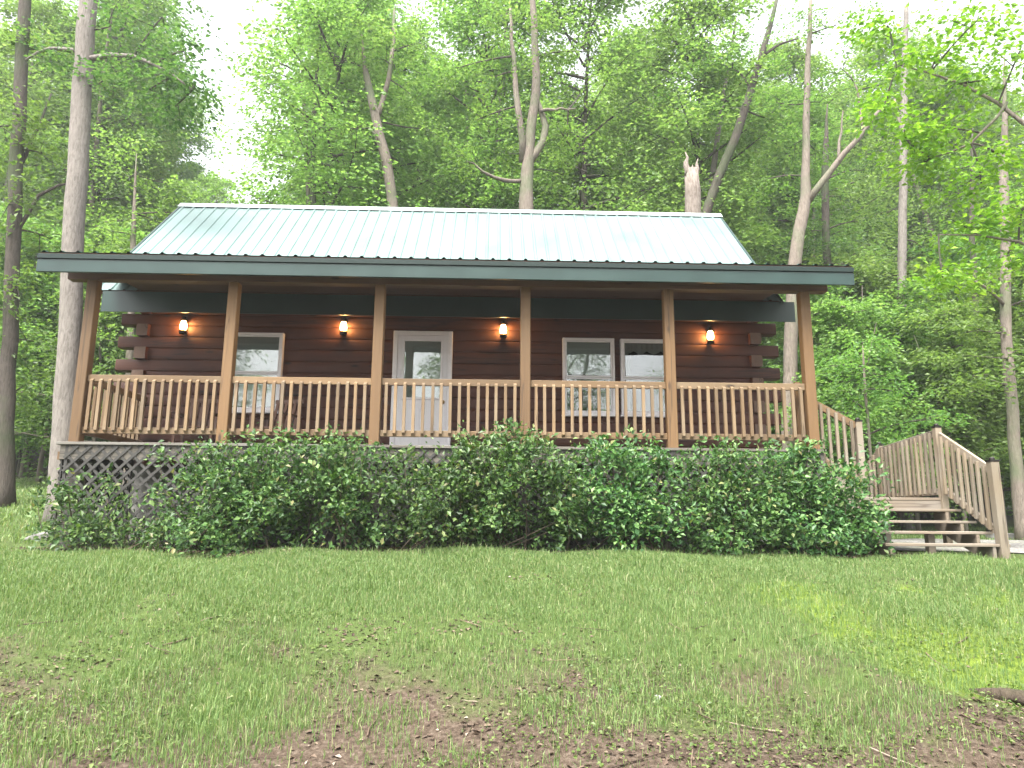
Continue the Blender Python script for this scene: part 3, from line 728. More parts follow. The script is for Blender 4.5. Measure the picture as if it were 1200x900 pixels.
# ------------------------------------------------------------------ vegetation builders
def leaves_np(C, D, Nn, L, W, fold=.18):
    """rhombic folded leaves: centre C, direction D, normal Nn"""
    D = D/(np.linalg.norm(D, axis=1)[:, None]+1e-9); S = np.cross(Nn, D); S /= np.linalg.norm(S, axis=1)[:, None]+1e-9; Nn = np.cross(D, S)
    L = np.asarray(L)[:, None]; W = np.asarray(W)[:, None]
    b = C-D*L*.5; t = C+D*L*.5-Nn*L*.10; r = C-D*L*.06+S*W*.5+Nn*W*fold; l = C-D*L*.06-S*W*.5+Nn*W*fold
    V = np.stack([b, r, t, l], 1).reshape(-1, 3); n = len(C); Q = np.arange(4*n).reshape(n, 4)
    return V, Q
def unit(v): return v/(np.linalg.norm(v, axis=-1, keepdims=True)+1e-9)
def spray_leaves(g, S, U, n, rad, L, flat=.25, tilt=.5, droop=.25):
    """n leaves per spray, spread on a drooping plate round each spray centre S (outward direction U)"""
    m_ = len(S); U = U.copy(); U[:, 2] *= .3; U = unit(U); Wd = unit(np.cross(np.array([0, 0, 1.]), U))
    rad = np.broadcast_to(rad, (m_,))
    a = g.uniform(0, 2*np.pi, (m_, n)); r = np.sqrt(g.uniform(0, 1, (m_, n)))*rad[:, None]
    du = np.cos(a)*r*1.15; dv = np.sin(a)*r*.85; dz = g.normal(0, flat, (m_, n))*rad[:, None]-droop*(r**2/rad[:, None])-du*.12
    C = S[:, None]+U[:, None]*du[..., None]+Wd[:, None]*dv[..., None]; C[..., 2] += dz
    D = U[:, None]*(.9+.0*du[..., None])+Wd[:, None]*(np.sign(dv)*.8)[..., None]+g.normal(0, .35, (m_, n, 3)); D[..., 2] -= .25
    Nn = np.array([0, 0, 1.])+g.normal(0, tilt, (m_, n, 3))
    k = m_*n; ll = L*g.uniform(.65, 1.25, k)
    return leaves_np(C.reshape(k, 3), D.reshape(k, 3), Nn.reshape(k, 3), ll, ll*g.uniform(.55, .8, k))
def limb_path(g, a, b, k=5, sag=.12):
    """a smooth limb from a to b that leaves outward and bends up (or down) towards its end"""
    a = np.asarray(a, float); b = np.asarray(b, float); d = b-a; L = np.linalg.norm(d); t = np.linspace(0, 1, k)[:, None]
    c = a+d*g.uniform(.40, .60); c[2] += L*sag*g.uniform(.3, 1.6)*(1 if g.uniform() < .75 else -.6); c[:2] += g.normal(0, .07*L, 2)
    return a*(1-t)**2+2*c*t*(1-t)+b*t**2
def crown_mesh(seed, name, H, h0, Rm, n_limb, per_limb, n_leaf, L, lm, bm_, shape='tall', spray=.55, up=.55):
    """a crown round a vertical axis: limbs from height h0 to H, sprays of leaves along their outer parts"""
    g = np.random.default_rng(seed); mb = MB(); S = []; U = []
    for i in range(n_limb):
        t = (i+g.uniform(0, 1))/n_limb; h = h0+(H-h0)*t
        if shape == 'tall': env = Rm*(.55+.9*math.sin(math.pi*min(1, .12+.86*t))**.8*.5)*(1-.55*t**3)
        else: env = Rm*(1-.75*t)**.8
        a = i*2.4+g.uniform(-.6, .6); r = env*g.uniform(.6, 1.15)
        e = np.array([math.cos(a)*r, math.sin(a)*r, h+r*up*g.uniform(.4, 1.2)])
        if shape != 'tall': e[2] = h+r*g.uniform(-.05, .25)
        p = limb_path(g, (0, 0, h), e, 5, .06); mb.tube(p, np.linspace(.022+.012*r, .008, 5), 4, 1, cap=False)
        for j in range(per_limb):
            tt = g.uniform(.28, 1.03)**.8; c = p[0]+(p[-1]-p[0])*tt; q = np.array([np.interp(tt, np.linspace(0, 1, 5), p[:, k]) for k in range(3)])
            lat = np.array([-math.sin(a), math.cos(a), 0])*g.normal(0, .30)*r*tt; vz = g.normal(0, .14)*r
            s = q+lat+np.array([0, 0, vz]); S.append(s); U.append(unit(s-np.array([0, 0, s[2]-.3])+1e-6))
    S = np.array(S); U = np.array(U)
    V, Q = spray_leaves(g, S, U, n_leaf, g.uniform(.7, 1.3, len(S))*spray, L)
    mb.add(V, Q, (), 0)
    return mb.mesh(name, [lm, bm_])
def trunk_mesh(seed, name, H, r0, m_, bend=.5, n=9, k=12, flare=1.5):
    g = np.random.default_rng(seed); t = np.linspace(0, 1, k); z = H*t; ph = g.uniform(0, 6.28, 4)
    x = bend*(np.sin(t*3+ph[0])-math.sin(ph[0])); y = bend*(np.sin(t*2.6+ph[1])-math.sin(ph[1]))
    p = np.stack([x*t, y*t, z], 1); p[0, 2] = -.3; r = r0*(1-.82*t)*(1+(flare-1)*np.exp(-z/(r0*2.2))); mb = MB(); mb.tube(p, r, n, 0, wob=.04)
    return mb.mesh(name, [m_])

# ------------------------------------------------------------------ trees one can tell apart
def hero_tree(name, label, base, path, y, widths, bark_m, leaf_m, branches=(), blobs=(), seed=1, L=.13, dens=1.0, group=None, cat='tree', dy=None, limb_max=.035):
    """path: (X,Y) pixels from the foot upwards at depth y; blobs: (X,Y,rx,ry[,dy]) leaf masses with real depth"""
    g = np.random.default_rng(seed)
    pts = [P(X, Y, y+(dy[i] if dy else 0)) for i, (X, Y) in enumerate(path)]
    if blobs and path[-1][1] > 0: widths = list(widths[:-1])+[1.0]
    bx, by = pts[0][0], pts[0][1]; zg = float(gz(bx, by)); foot = np.array([bx, by, zg-.25])
    if pts[0][2] > zg+.15: pts = [foot]+pts; widths = [widths[0]*1.08]+list(widths)
    else: pts[0] = foot
    pts = np.array(pts); wr = np.array([wd*pxm(y, p[2])*.5 for wd, p in zip(widths, pts)])
    # resample the axis
    seg = np.r_[0, np.cumsum(np.linalg.norm(np.diff(pts, axis=0), axis=1))]; kk = max(10, int(seg[-1]/.6)); s = np.linspace(0, seg[-1], kk)
    ax = np.stack([np.interp(s, seg, pts[:, i]) for i in range(3)], 1); rr = np.interp(s, seg, wr)
    sm_ = ax.copy()
    for _ in range(2): sm_[1:-1] = (sm_[:-2]+2*sm_[1:-1]+sm_[2:])/4
    sm_[1:-1] += g.normal(0, .012, (kk-2, 3)); hgt = s
    rr = rr*(1+.30*np.exp(-hgt/(rr[0]*1.6)))
    root = empty(name, (bx, by, zg)); tag(root, label, cat, group); off = (bx, by, zg)
    mb = MB(); mb.tube(sm_, rr, 14, 0, wob=.035)
    mb.build('trunk', bark_m, root, off)
    bpts = []
    for br in branches:
        bp = np.array([P(X, Y, y+d) for X, Y, d in br[0]]); wds = np.array(br[1])*pxm(y, bp[0][2])*.5
        sg = np.r_[0, np.cumsum(np.linalg.norm(np.diff(bp, axis=0), axis=1))]; s2 = np.linspace(0, sg[-1], max(6, int(sg[-1]/.5)))
        b2 = np.stack([np.interp(s2, sg, bp[:, i]) for i in range(3)], 1); b3 = b2.copy()
        b3[1:-1] = (b2[:-2]+2*b2[1:-1]+b2[2:])/4; b3[1:-1] += g.normal(0, .02, (len(b3)-2, 3))
        bpts.append(b3[len(b3)//3:]); mb = MB(); mb.tube(b3, np.interp(s2, sg, wds), 8, 0, wob=.03); mb.build('branch', bark_m, root, off)
    if blobs:
        mb = MB(); S = []; U = []
        for bl in blobs:
            X, Y, rx, ry = bl[:4]; d = bl[4] if len(bl) > 4 else 0.
            c = P(X, Y, y+d); sc_ = pxm(y+d, c[2]); a, b = rx*sc_, ry*sc_; cdepth = min(max(a, b), 3.0)*.85
            vol = 4.19*a*b*cdepth; n = int(np.clip(vol*1.5*dens, 5, 240))
            q = unit(g.normal(0, 1, (n, 3)))*(g.uniform(0.12, 1, n)**.45)[:, None]*np.array([a, cdepth, b])
            S.append(c+q); U.append(unit(q+g.normal(0, .2, (n, 3))*a))
            i0 = int(np.argmin(np.abs(sm_[:, 2]-(c[2]-.22*np.min(np.linalg.norm(sm_[:, :2]-c[:2], axis=1))))))
            i0 = max(i0, 2)
            a0_ = sm_[i0]; lim = rr[i0]*.6
            if bpts:
                bp_ = np.concatenate(bpts); kb = int(np.argmin(np.linalg.norm(bp_-c, axis=1)))
                if np.linalg.norm(bp_[kb]-c) < .8*np.linalg.norm(a0_-c): a0_ = bp_[kb]; lim = limb_max
            p = limb_path(g, a0_, c, 8, .10); ln = np.linalg.norm(c-a0_); r0 = min(.02+.009*ln, lim); mb.tube(p, np.linspace(r0, .014, 8), 6, 1, cap=False)
            for q_ in (c+q)[:: 3]:
                p2 = limb_path(g, p[g.integers(4, 8)], q_, 6, .12); mb.tube(p2, np.linspace(.012, .003, 6), 4, 1, cap=False)
        S = np.concatenate(S); U = np.concatenate(U)
        V, Q = spray_leaves(g, S, U, 56, g.uniform(.35, .62, len(S)), L*.84); mb.add(V, Q, (), 0)
        mb.build('crown', [leaf_m, M['bark_dark']], root, off)
    return root

# the big pale trunk left of the porch, with its dark hanging boughs
hero_tree('oak_tree', 'tall pale grey trunk standing close to the left end of the porch', 0,
    [(70, 602), (78, 470), (86, 300), (93, 150), (101, 40), (108, -60)], 3.5, [28, 25, 22.5, 21, 19.5, 17], M['bark_pale'], M['leaf_dark'],
    branches=[([(99, 70, 0), (140, 62, -.3), (190, 75, -.8), (225, 105, -1.2)], [7, 5, 3.5, 2]), ([(100, 62, 0), (60, 55, .2), (30, 70, .3)], [6, 4, 2])],
    blobs=[(120, 95, 28, 22, -.3), (150, 70, 45, 28, -.5), (195, 85, 38, 32, -.9), (215, 60, 30, 25, -.8), (205, 125, 26, 24, -1.1), (175, 105, 28, 18, -.8), (130, 30, 60, 30, 0), (60, 60, 40, 22, .2), (190, 20, 50, 30, -.6), (228, 100, 14, 26, -1.2)], seed=11, L=.115, dens=2.0)
hero_tree('maple_tree', 'dark straight trunk at the far left edge of the yard', 0,
    [(4, 597), (8, 470), (14, 330), (20, 180), (27, 30), (30, -80)], 5.5, [22, 17, 15, 14, 13, 10], M['bark_dark'], M['leaf_mid'],
    branches=[([(14, 290, 0), (40, 230, .2), (70, 214, .3), (95, 213, .5)], [5, 4, 3, 2]), ([(20, 200, 0), (45, 150, .5), (60, 110, .8)], [5, 3, 2])],
    blobs=[(15, 120, 50, 40, -.5), (50, 180, 45, 40, .3), (10, 240, 40, 45, -.3), (50, 60, 55, 35, .5), (20, 330, 45, 40, -.5), (40, 400, 45, 35, .3), (20, 460, 40, 28, .6), (60, 280, 40, 40, .8), (-30, 150, 50, 60, 0), (-30, 350, 50, 60, 0)], seed=12, L=.14)
hero_tree('maple_tree', 'leafy young maple filling the gap between the pale trunk and the roof', 0,
    [(150, 560), (152, 400), (156, 280), (160, 180)], 10.0, [9, 8, 6, 4], M['bark_mid'], M['leaf_pale'],
    blobs=[(140, 330, 45, 40), (185, 260, 45, 30, .5), (150, 210, 40, 35), (200, 215, 28, 26, .5), (130, 400, 35, 40, -.5), (175, 300, 40, 28, -.5), (125, 270, 30, 35), (210, 250, 24, 22, .6), (150, 165, 30, 22), (140, 460, 40, 35)], seed=13, L=.15, dens=1.1)
hero_tree('ash_tree', 'thin young trunk rising above the left part of the roof against white sky', 0,
    [(362, 420), (362, 238), (359, 170), (356, 120), (352, 60)], 14.0, [7, 5.5, 5, 4, 2.5], M['bark_mid'], M['leaf_pale'],
    branches=[([(361, 205, 0), (345, 165, .3), (325, 135, .6)], [3, 2, 1.2]), ([(358, 150, 0), (375, 120, .3), (395, 105, .6)], [3, 2, 1])],
    blobs=[(330, 105, 30, 22), (355, 70, 38, 26), (385, 110, 30, 22), (310, 80, 26, 18), (345, 150, 34, 14), (390, 160, 26, 18), (350, 40, 45, 22)], seed=14, L=.14, dens=.55)
hero_tree('oak_tree', 'leaning grey trunk with a forked top behind the left centre of the roof', 0,
    [(465, 420), (461, 238), (452, 185), (438, 130), (428, 90), (424, 40)], 11.5, [14, 12, 12, 10, 8, 5], M['bark_mid'], M['leaf_pale'],
    branches=[([(441, 140, 0), (455, 95, .3), (460, 50, .5), (462, 10, .6)], [7, 6, 5, 3]), ([(452, 185, 0), (442, 160, -.2), (432, 150, -.3)], [4, 3, 1.5])],
    blobs=[(420, 110, 38, 26), (450, 70, 45, 30), (400, 70, 40, 28), (480, 110, 38, 26, .5), (430, 40, 60, 28), (495, 150, 30, 20, .5), (410, 150, 26, 18), (490, 50, 40, 24)], seed=15, L=.14, dens=.9)
hero_tree('oak_tree', 'thick twisted trunk forking into two limbs behind the middle of the roof', 0,
    [(617, 420), (617, 238), (616, 205), (621, 160), (629, 100), (626, 40), (624, -40)], 10.0, [20, 17, 15, 12, 10, 8, 6], M['bark_mid'], M['leaf_mid'],
    branches=[([(617, 195, 0), (636, 172, .1), (641, 145, .1), (634, 128, .1), (628, 112, 0)], [10, 9, 8, 7, 5]), ([(612, 190, 0), (610, 150, -.2), (606, 110, -.2), (600, 60, -.1), (598, 10, 0)], [8, 8, 7, 5, 3]),
              ([(612, 212, 0), (590, 211, -.4), (565, 202, -.7), (556, 192, -.9)], [5, 4.5, 3, 1.5]), ([(634, 130, 0), (655, 127, -.4), (675, 127, -.7)], [4, 3, 1.5])],
    blobs=[(580, 90, 45, 28), (640, 65, 50, 30), (680, 110, 42, 26, -.4), (560, 140, 40, 24), (665, 160, 36, 22, -.3), (600, 35, 60, 28), (545, 190, 34, 22, -.5), (690, 60, 45, 28), (590, 180, 22, 14, .6), (535, 80, 40, 26, .4), (660, 205, 40, 22, .6)], seed=16, L=.13, dens=.95)
hero_tree('cherry_tree', 'slender dark trunk leaning right behind the right end of the ridge', 0,
    [(800, 420), (828, 238), (848, 195), (866, 150), (880, 105), (896, 55), (910, 0)], 12.0, [13, 11, 10.5, 10, 9, 7, 4], M['bark_dark'], M['leaf_mid'],
    branches=[([(880, 105, 0), (868, 85, .3), (850, 78, .5)], [3, 2, 1]), ([(890, 70, 0), (915, 50, .3), (935, 45, .4)], [4, 3, 1.5])],
    blobs=[(860, 70, 38, 24), (900, 40, 50, 28), (925, 90, 36, 24, .4), (830, 60, 40, 26, .6), (905, 140, 26, 18, .6), (800, 100, 36, 24, .6), (835, 130, 28, 18, .6)], seed=17, L=.13, dens=.8)
hero_tree('dead_snag', 'pale broken snag with a rotted hollow, just above the right part of the ridge', 0,
    [(814, 420), (813, 238), (811, 215), (810, 199)], 9.0, [22, 19, 18, 15], M['bark_snag'], None,
    branches=[([(806, 206, 0), (804, 192, 0), (803, 178, 0)], [9, 7, 1]), ([(815, 206, 0), (817, 196, 0), (818, 186, .05)], [8, 5, .8]), ([(811, 206, -.1), (811, 199, -.1), (812, 193, -.12)], [7, 4, .6])], seed=18, cat='dead tree')
hero_tree('oak_tree', 'forked grey tree with a bare limb slanting right beyond the roof end', 0,
    [(922, 560), (930, 305), (938, 265), (946, 235), (945, 190), (944, 130), (948, 60), (950, 0)], 11.0, [17, 15, 14, 13, 9, 8, 6, 4], M['bark_mid'], M['leaf_mid'],
    branches=[([(945, 238, 0), (965, 212, -.2), (985, 185, -.4), (1012, 152, -.6), (1036, 122, -.8)], [9, 8, 7, 6, 3]), ([(1012, 152, -.6), (1008, 120, -.4), (1000, 95, -.3)], [4, 3, 1.5]), ([(983, 190, -.4), (985, 160, -.2), (988, 130, 0)], [4, 3, 1.5])],
    blobs=[(960, 120, 40, 28), (930, 170, 32, 22, .4), (985, 80, 45, 28), (940, 70, 45, 28, .4), (1030, 100, 34, 22, -.6), (900, 210, 28, 20, .6), (960, 180, 30, 20, .6), (910, 120, 34, 22, .6), (980, 30, 55, 25)], seed=19, L=.13, dens=.85)
hero_tree('maple_tree', 'dark slim trunk just right of the forked grey tree', 0,
    [(975, 520), (969, 305), (967, 240), (966, 190), (970, 120)], 14.0, [11, 9, 8.5, 8, 5], M['bark_dark'], M['leaf_dark'],
    blobs=[(985, 230, 40, 26), (1005, 260, 36, 24), (950, 270, 30, 22), (1010, 200, 36, 22), (975, 290, 34, 18, -.4), (1000, 310, 40, 22)], seed=20, L=.13, dens=.9)
hero_tree('poplar_tree', 'straight grey trunk standing alone in the woods above the stair landing', 0,
    [(1058, 545), (1058, 470), (1057, 330), (1058, 200), (1060, 90), (1062, 0)], 13.0, [12, 11, 10, 9, 7, 5], M['bark_pale'], M['leaf_mid'],
    blobs=[(1040, 250, 45, 28, .8), (1080, 290, 40, 26, .8), (1030, 320, 40, 24, .8), (1075, 220, 40, 26, .6), (1045, 170, 45, 28, .8), (1090, 140, 40, 28, .6), (1050, 90, 50, 30, .8), (1010, 360, 36, 26, 1.0), (1085, 360, 36, 24, .8)], seed=21, L=.13, dens=.95)
hero_tree('maple_tree', 'brown trunk at the far right edge behind the steps', 0,
    [(1197, 610), (1187, 500), (1180, 400), (1177, 300), (1176, 200), (1178, 60)], 6.5, [15, 13, 12, 11, 10, 7], M['bark_mid'], M['leaf_mid'],
    branches=[([(1179, 360, 0), (1150, 330, -.4), (1120, 325, -.7)], [4, 3, 1.5])],
    blobs=[(1180, 420, 55, 24, -.6), (1140, 440, 40, 16, -.8), (1160, 320, 40, 24, .3), (1195, 250, 40, 30, .4), (1130, 390, 34, 16, .4), (1215, 350, 40, 35), (1200, 130, 50, 40, .4)], seed=22, L=.14, dens=.8)
hero_tree('hickory_tree', 'thin dark crooked trunk between the grey trunk and the right edge', 0,
    [(1156, 575), (1152, 500), (1146, 400), (1141, 310), (1138, 230), (1140, 150)], 10.5, [8, 7, 7, 6.5, 6, 4], M['bark_dark'], M['leaf_mid'],
    blobs=[(1130, 270, 36, 24, .6), (1160, 220, 40, 26, .5), (1110, 420, 40, 20, .5), (1165, 480, 36, 22, .5), (1120, 200, 34, 24, .6), (1150, 350, 36, 22, .6)], seed=23, L=.13, dens=.9)
hero_tree('maple_tree', 'near lime green maple reaching in from the right over the stairs', 0,
    [(1330, 690), (1325, 500), (1310, 300), (1300, 120), (1290, -40)], -.5, [26, 22, 18, 14, 9], M['bark_mid'], M['leaf_lime'],
    branches=[([(1308, 280, 0), (1250, 190, .3), (1180, 120, .6), (1100, 85, 1.0), (1050, 75, 1.2)], [9, 7, 5, 3, 1.5]), ([(1312, 360, 0), (1240, 300, .3), (1160, 270, .6), (1100, 275, .9)], [7, 5, 3, 1.5]), ([(1180, 120, .6), (1140, 170, .7), (1090, 185, .9)], [4, 3, 1.5])],
    blobs=[(1050, 80, 36, 12, 1.2), (1100, 60, 40, 15, 1.0), (1150, 95, 36, 16, .7), (1060, 160, 36, 12, 1.0), (1110, 150, 30, 14, .9), (1085, 190, 26, 8, 1.0), (1170, 180, 38, 16, .6), (1130, 265, 34, 10, .8), (1180, 300, 34, 14, .5), (1195, 60, 40, 20, .4), (1200, 240, 40, 16, .4), (1150, 20, 60, 20, .6), (1040, 30, 40, 14, 1.2), (1105, 325, 22, 7, .8), (1035, 128, 18, 6, 1.1), (1150, 215, 34, 10, .8)], seed=24, L=.125, dens=6.5, limb_max=.016)
hero_tree('beech_sapling', 'young pale green beech with flat layered sprays behind the stair railing', 0,
    [(1020, 560), (1016, 480), (1012, 440), (1011, 405)], 5.0, [4, 3.5, 3, 2], M['bark_mid'], M['leaf_mid'],
    blobs=[(1040, 500, 42, 6), (1000, 470, 36, 6), (1060, 520, 40, 6, -.3), (1020, 440, 36, 6), (980, 430, 28, 6), (1050, 460, 30, 6), (1010, 400, 30, 7), (985, 500, 24, 6), (1095, 490, 30, 6)], seed=25, L=.11, dens=3.0)

# ------------------------------------------------------------------ the woods: generic trees, copies share their meshes
TALL = [(trunk_mesh(100+i, 'trunk', 21, .2+.03*i, M[('bark_mid', 'bark_dark', 'bark_pale', 'bark_mid')[i]], .55+.2*i, 9, 14),
         crown_mesh(200+i, 'crown', 23., (8., 6.5, 9.5, 7.)[i], (3.8, 4.2, 3.4, 4.0)[i], 44, 22, 28, .17, M[('leaf_mid', 'leaf_pale', 'leaf_pale', 'leaf_mid')[i]], M['bark_dark'], 'tall', .66)) for i in range(4)]
LOW = [(trunk_mesh(120+i, 'trunk', 5.6, .055, M['bark_mid'], .35, 6, 8),
        crown_mesh(220+i, 'crown', 6.4, (.9, 1.3, .7)[i], (2.2, 1.9, 2.4)[i], 26, 14, 30, .13, M[('leaf_mid', 'leaf_pale', 'leaf_mid')[i]], M['bark_mid'], 'layer', .45)) for i in range(3)]
def wood_tree(x, y, var, sc_, rz, name, label, cat, group):
    tr, cr = var; z = float(gz(x, y)); g = empty(name, (x, y, z)); tag(g, label, cat, group)
    g.rotation_euler = (0, 0, rz); g.scale = (sc_, sc_, sc_*rnd.uniform(.92, 1.1))
    for nm, me in (('trunk', tr), ('crown', cr)): link(bpy.data.objects.new(nm, me), g)
def cam_px(x, y, z):
    d = np.array([x, y, z])-CAM; q = d@CF; return 600+F_PX*(d@CR)/q, 450-F_PX*(d@CU)/q
placed = []
def far_enough(x, y, dmin): return all((x-a)**2+(y-b)**2 > dmin*dmin for a, b in placed)
# tall trees: keep the opening of white sky left of centre clear
n_tall = 0; tries = 0
while n_tall < 80 and tries < 4000:
    tries += 1
    y = rnd.uniform(13, 48); half = (y+10)*.80; x = rnd.uniform(-half, half)
    X, _ = cam_px(x, y, 10)
    if 160 < X < 378 and y < 60: continue
    if (X < 240 or X > 900) and y < 19: continue
    if not far_enough(x, y, 2.3 if y > 25 else 3.0): continue
    placed.append((x, y)); n_tall += 1
    zone = ('in the woods left of the cabin', 'in the woods left of the cabin') if X < 240 else (('behind the cabin roof',)*2 if X < 900 else ('in the woods right of the cabin',)*2)
    k = (rnd.randrange(4) if not (240 < X < 900) else rnd.choice((0, 1, 1, 2))); kind = ('slender grey woodland tree with mid green leaves', 'woodland tree with a pale green crown', 'pale barked woodland tree with a high green crown', 'woodland tree with a full mid green crown')[k]
    wood_tree(x, y, TALL[k], rnd.uniform(.85, 1.1)*(.85+(y-13)/35*.55), rnd.uniform(0, 6.28), 'forest_tree', kind+' '+zone[0], 'tree', 'trees '+zone[1]+', kind %s' % ('grey', 'pale crown', 'pale bark', 'full crown')[k])
n_low = 0; tries = 0
while n_low < 60 and tries < 5000:
    tries += 1
    y = rnd.uniform(9, 36); half = (y+10)*.82; x = rnd.uniform(-half, half); X, _ = cam_px(x, y, 1)
    if 175 < X < 905: continue
    if X < 300 and y < 17: continue
    if X > 890 and y < 14.5: continue
    if not far_enough(x, y, 1.5): continue
    placed.append((x, y)); n_low += 1
    side = 'left of the cabin' if X < 600 else 'right of the cabin'
    k = rnd.randrange(3); kind = ('bushy mid green understory sapling', 'pale green understory sapling in thin layers', 'dark green low understory sapling')[k]
    wood_tree(x, y, LOW[k], rnd.uniform(.75, 1.35), rnd.uniform(0, 6.28), 'understory_sapling', kind+' under the trees '+side, 'sapling', 'saplings under the trees '+side+', '+('mid', 'pale', 'dark')[k])
for i, (X, y, k, s_) in enumerate(((1010, 9.5, 1, 1.0), (1075, 11.0, 0, 1.15), (1130, 9.0, 1, .95), (1175, 11.5, 0, 1.2), (1230, 9.0, 1, 1.1), (960, 12.5, 0, 1.25), (1035, 13.5, 1, 1.35), (1105, 14.0, 1, 1.4), (1160, 15.0, 0, 1.5), (990, 15.5, 1, 1.5))):
    x = P(X, 600, y)[0]; wood_tree(x, y, LOW[k], s_, i*1.9, 'understory_sapling', ('bright mid green sapling at the edge of the woods beyond the steps', 'pale yellow green sapling at the edge of the woods beyond the steps')[k], 'sapling', ('mid', 'pale')[k]+' saplings at the wood edge beyond the steps')
for i, (X, y, k, s_) in enumerate(((-20, 13.5, 0, 1.3), (45, 14.5, 1, 1.35), (105, 13.0, 0, 1.2), (150, 15.5, 1, 1.5), (25, 18.0, 1, 1.6), (85, 19.0, 0, 1.7), (180, 18.5, 1, 1.5))):
    x = P(X, 560, y)[0]; wood_tree(x, y, LOW[k], s_, i*2.3, 'understory_sapling', ('bright mid green sapling at the edge of the left hand woods', 'pale yellow green sapling at the edge of the left hand woods')[k], 'sapling', ('mid', 'pale')[k]+' saplings at the left wood edge')
# low treetops closing the bottom of the sky gap
for i, (X, Y, yy) in enumerate(((255, 205, 40), (300, 215, 44), (345, 210, 38), (390, 205, 42), (225, 200, 46))):
    c = P(X, Y, yy); x = c[0]; z = c[2]-float(gz(x, yy)); g_ = .92*z/23.
    wood_tree(x, yy, TALL[(1, 1, 0, 1, 0)[i]], g_, i*1.3, 'forest_tree', 'distant tree whose pale top just shows above the left end of the roof', 'tree', 'distant treetops above the left end of the roof')
# trees across the yard, seen in the window panes
for i, (x, y) in enumerate(((-16, -29), (-9, -33), (-1.5, -30), (6, -35), (14, -31), (22, -34))):
    wood_tree(x, y, TALL[i % 4], .8+.05*(i % 3), i*1.1, 'forest_tree', 'tree across the yard mirrored in the cabin window panes', 'tree', 'trees across the yard mirrored in the panes')

def far_woods():
    g = np.random.default_rng(77); n = 90000
    a = g.uniform(-1.05, 1.05, n); r = g.uniform(52, 85, n); x = np.sin(a)*r; y = np.cos(a)*r-10
    X = 600+F_PX*np.tan(a-.02)
    top = 17+5*np.sin(x*.21+1)+3*np.sin(x*.53)+2*np.sin(x*1.1)
    gap = np.exp(-((X-270)/75)**2); top = top*(1-.42*gap)
    z = g.uniform(0, 1, n)**.9*top
    z = z+gz(x, y); C = np.stack([x, y, z], 1)
    D = g.normal(0, 1, (n, 3)); Nn = np.array([0, -.3, 1.])+g.normal(0, .6, (n, 3)); ll = g.uniform(.5, 1.0, n)
    V, Q = leaves_np(C, D, Nn, ll, ll*.65); mb = MB(); mb.add(V, Q)
    for i in range(150):
        aa = g.uniform(-1, 1); rr = g.uniform(50, 70); px_, py_ = math.sin(aa)*rr, math.cos(aa)*rr-10; zz = float(gz(px_, py_))
        mb.tube([(px_, py_, zz-.3), (px_+g.uniform(-.4, .4), py_, zz+8), (px_+g.uniform(-.8, .8), py_, zz+15)], [.22, .16, .08], 5, 1)
    o = mb.build('far_woods', [M['leaf_mid'], M['bark_dark']]); tag(o, kind='stuff')
far_woods()

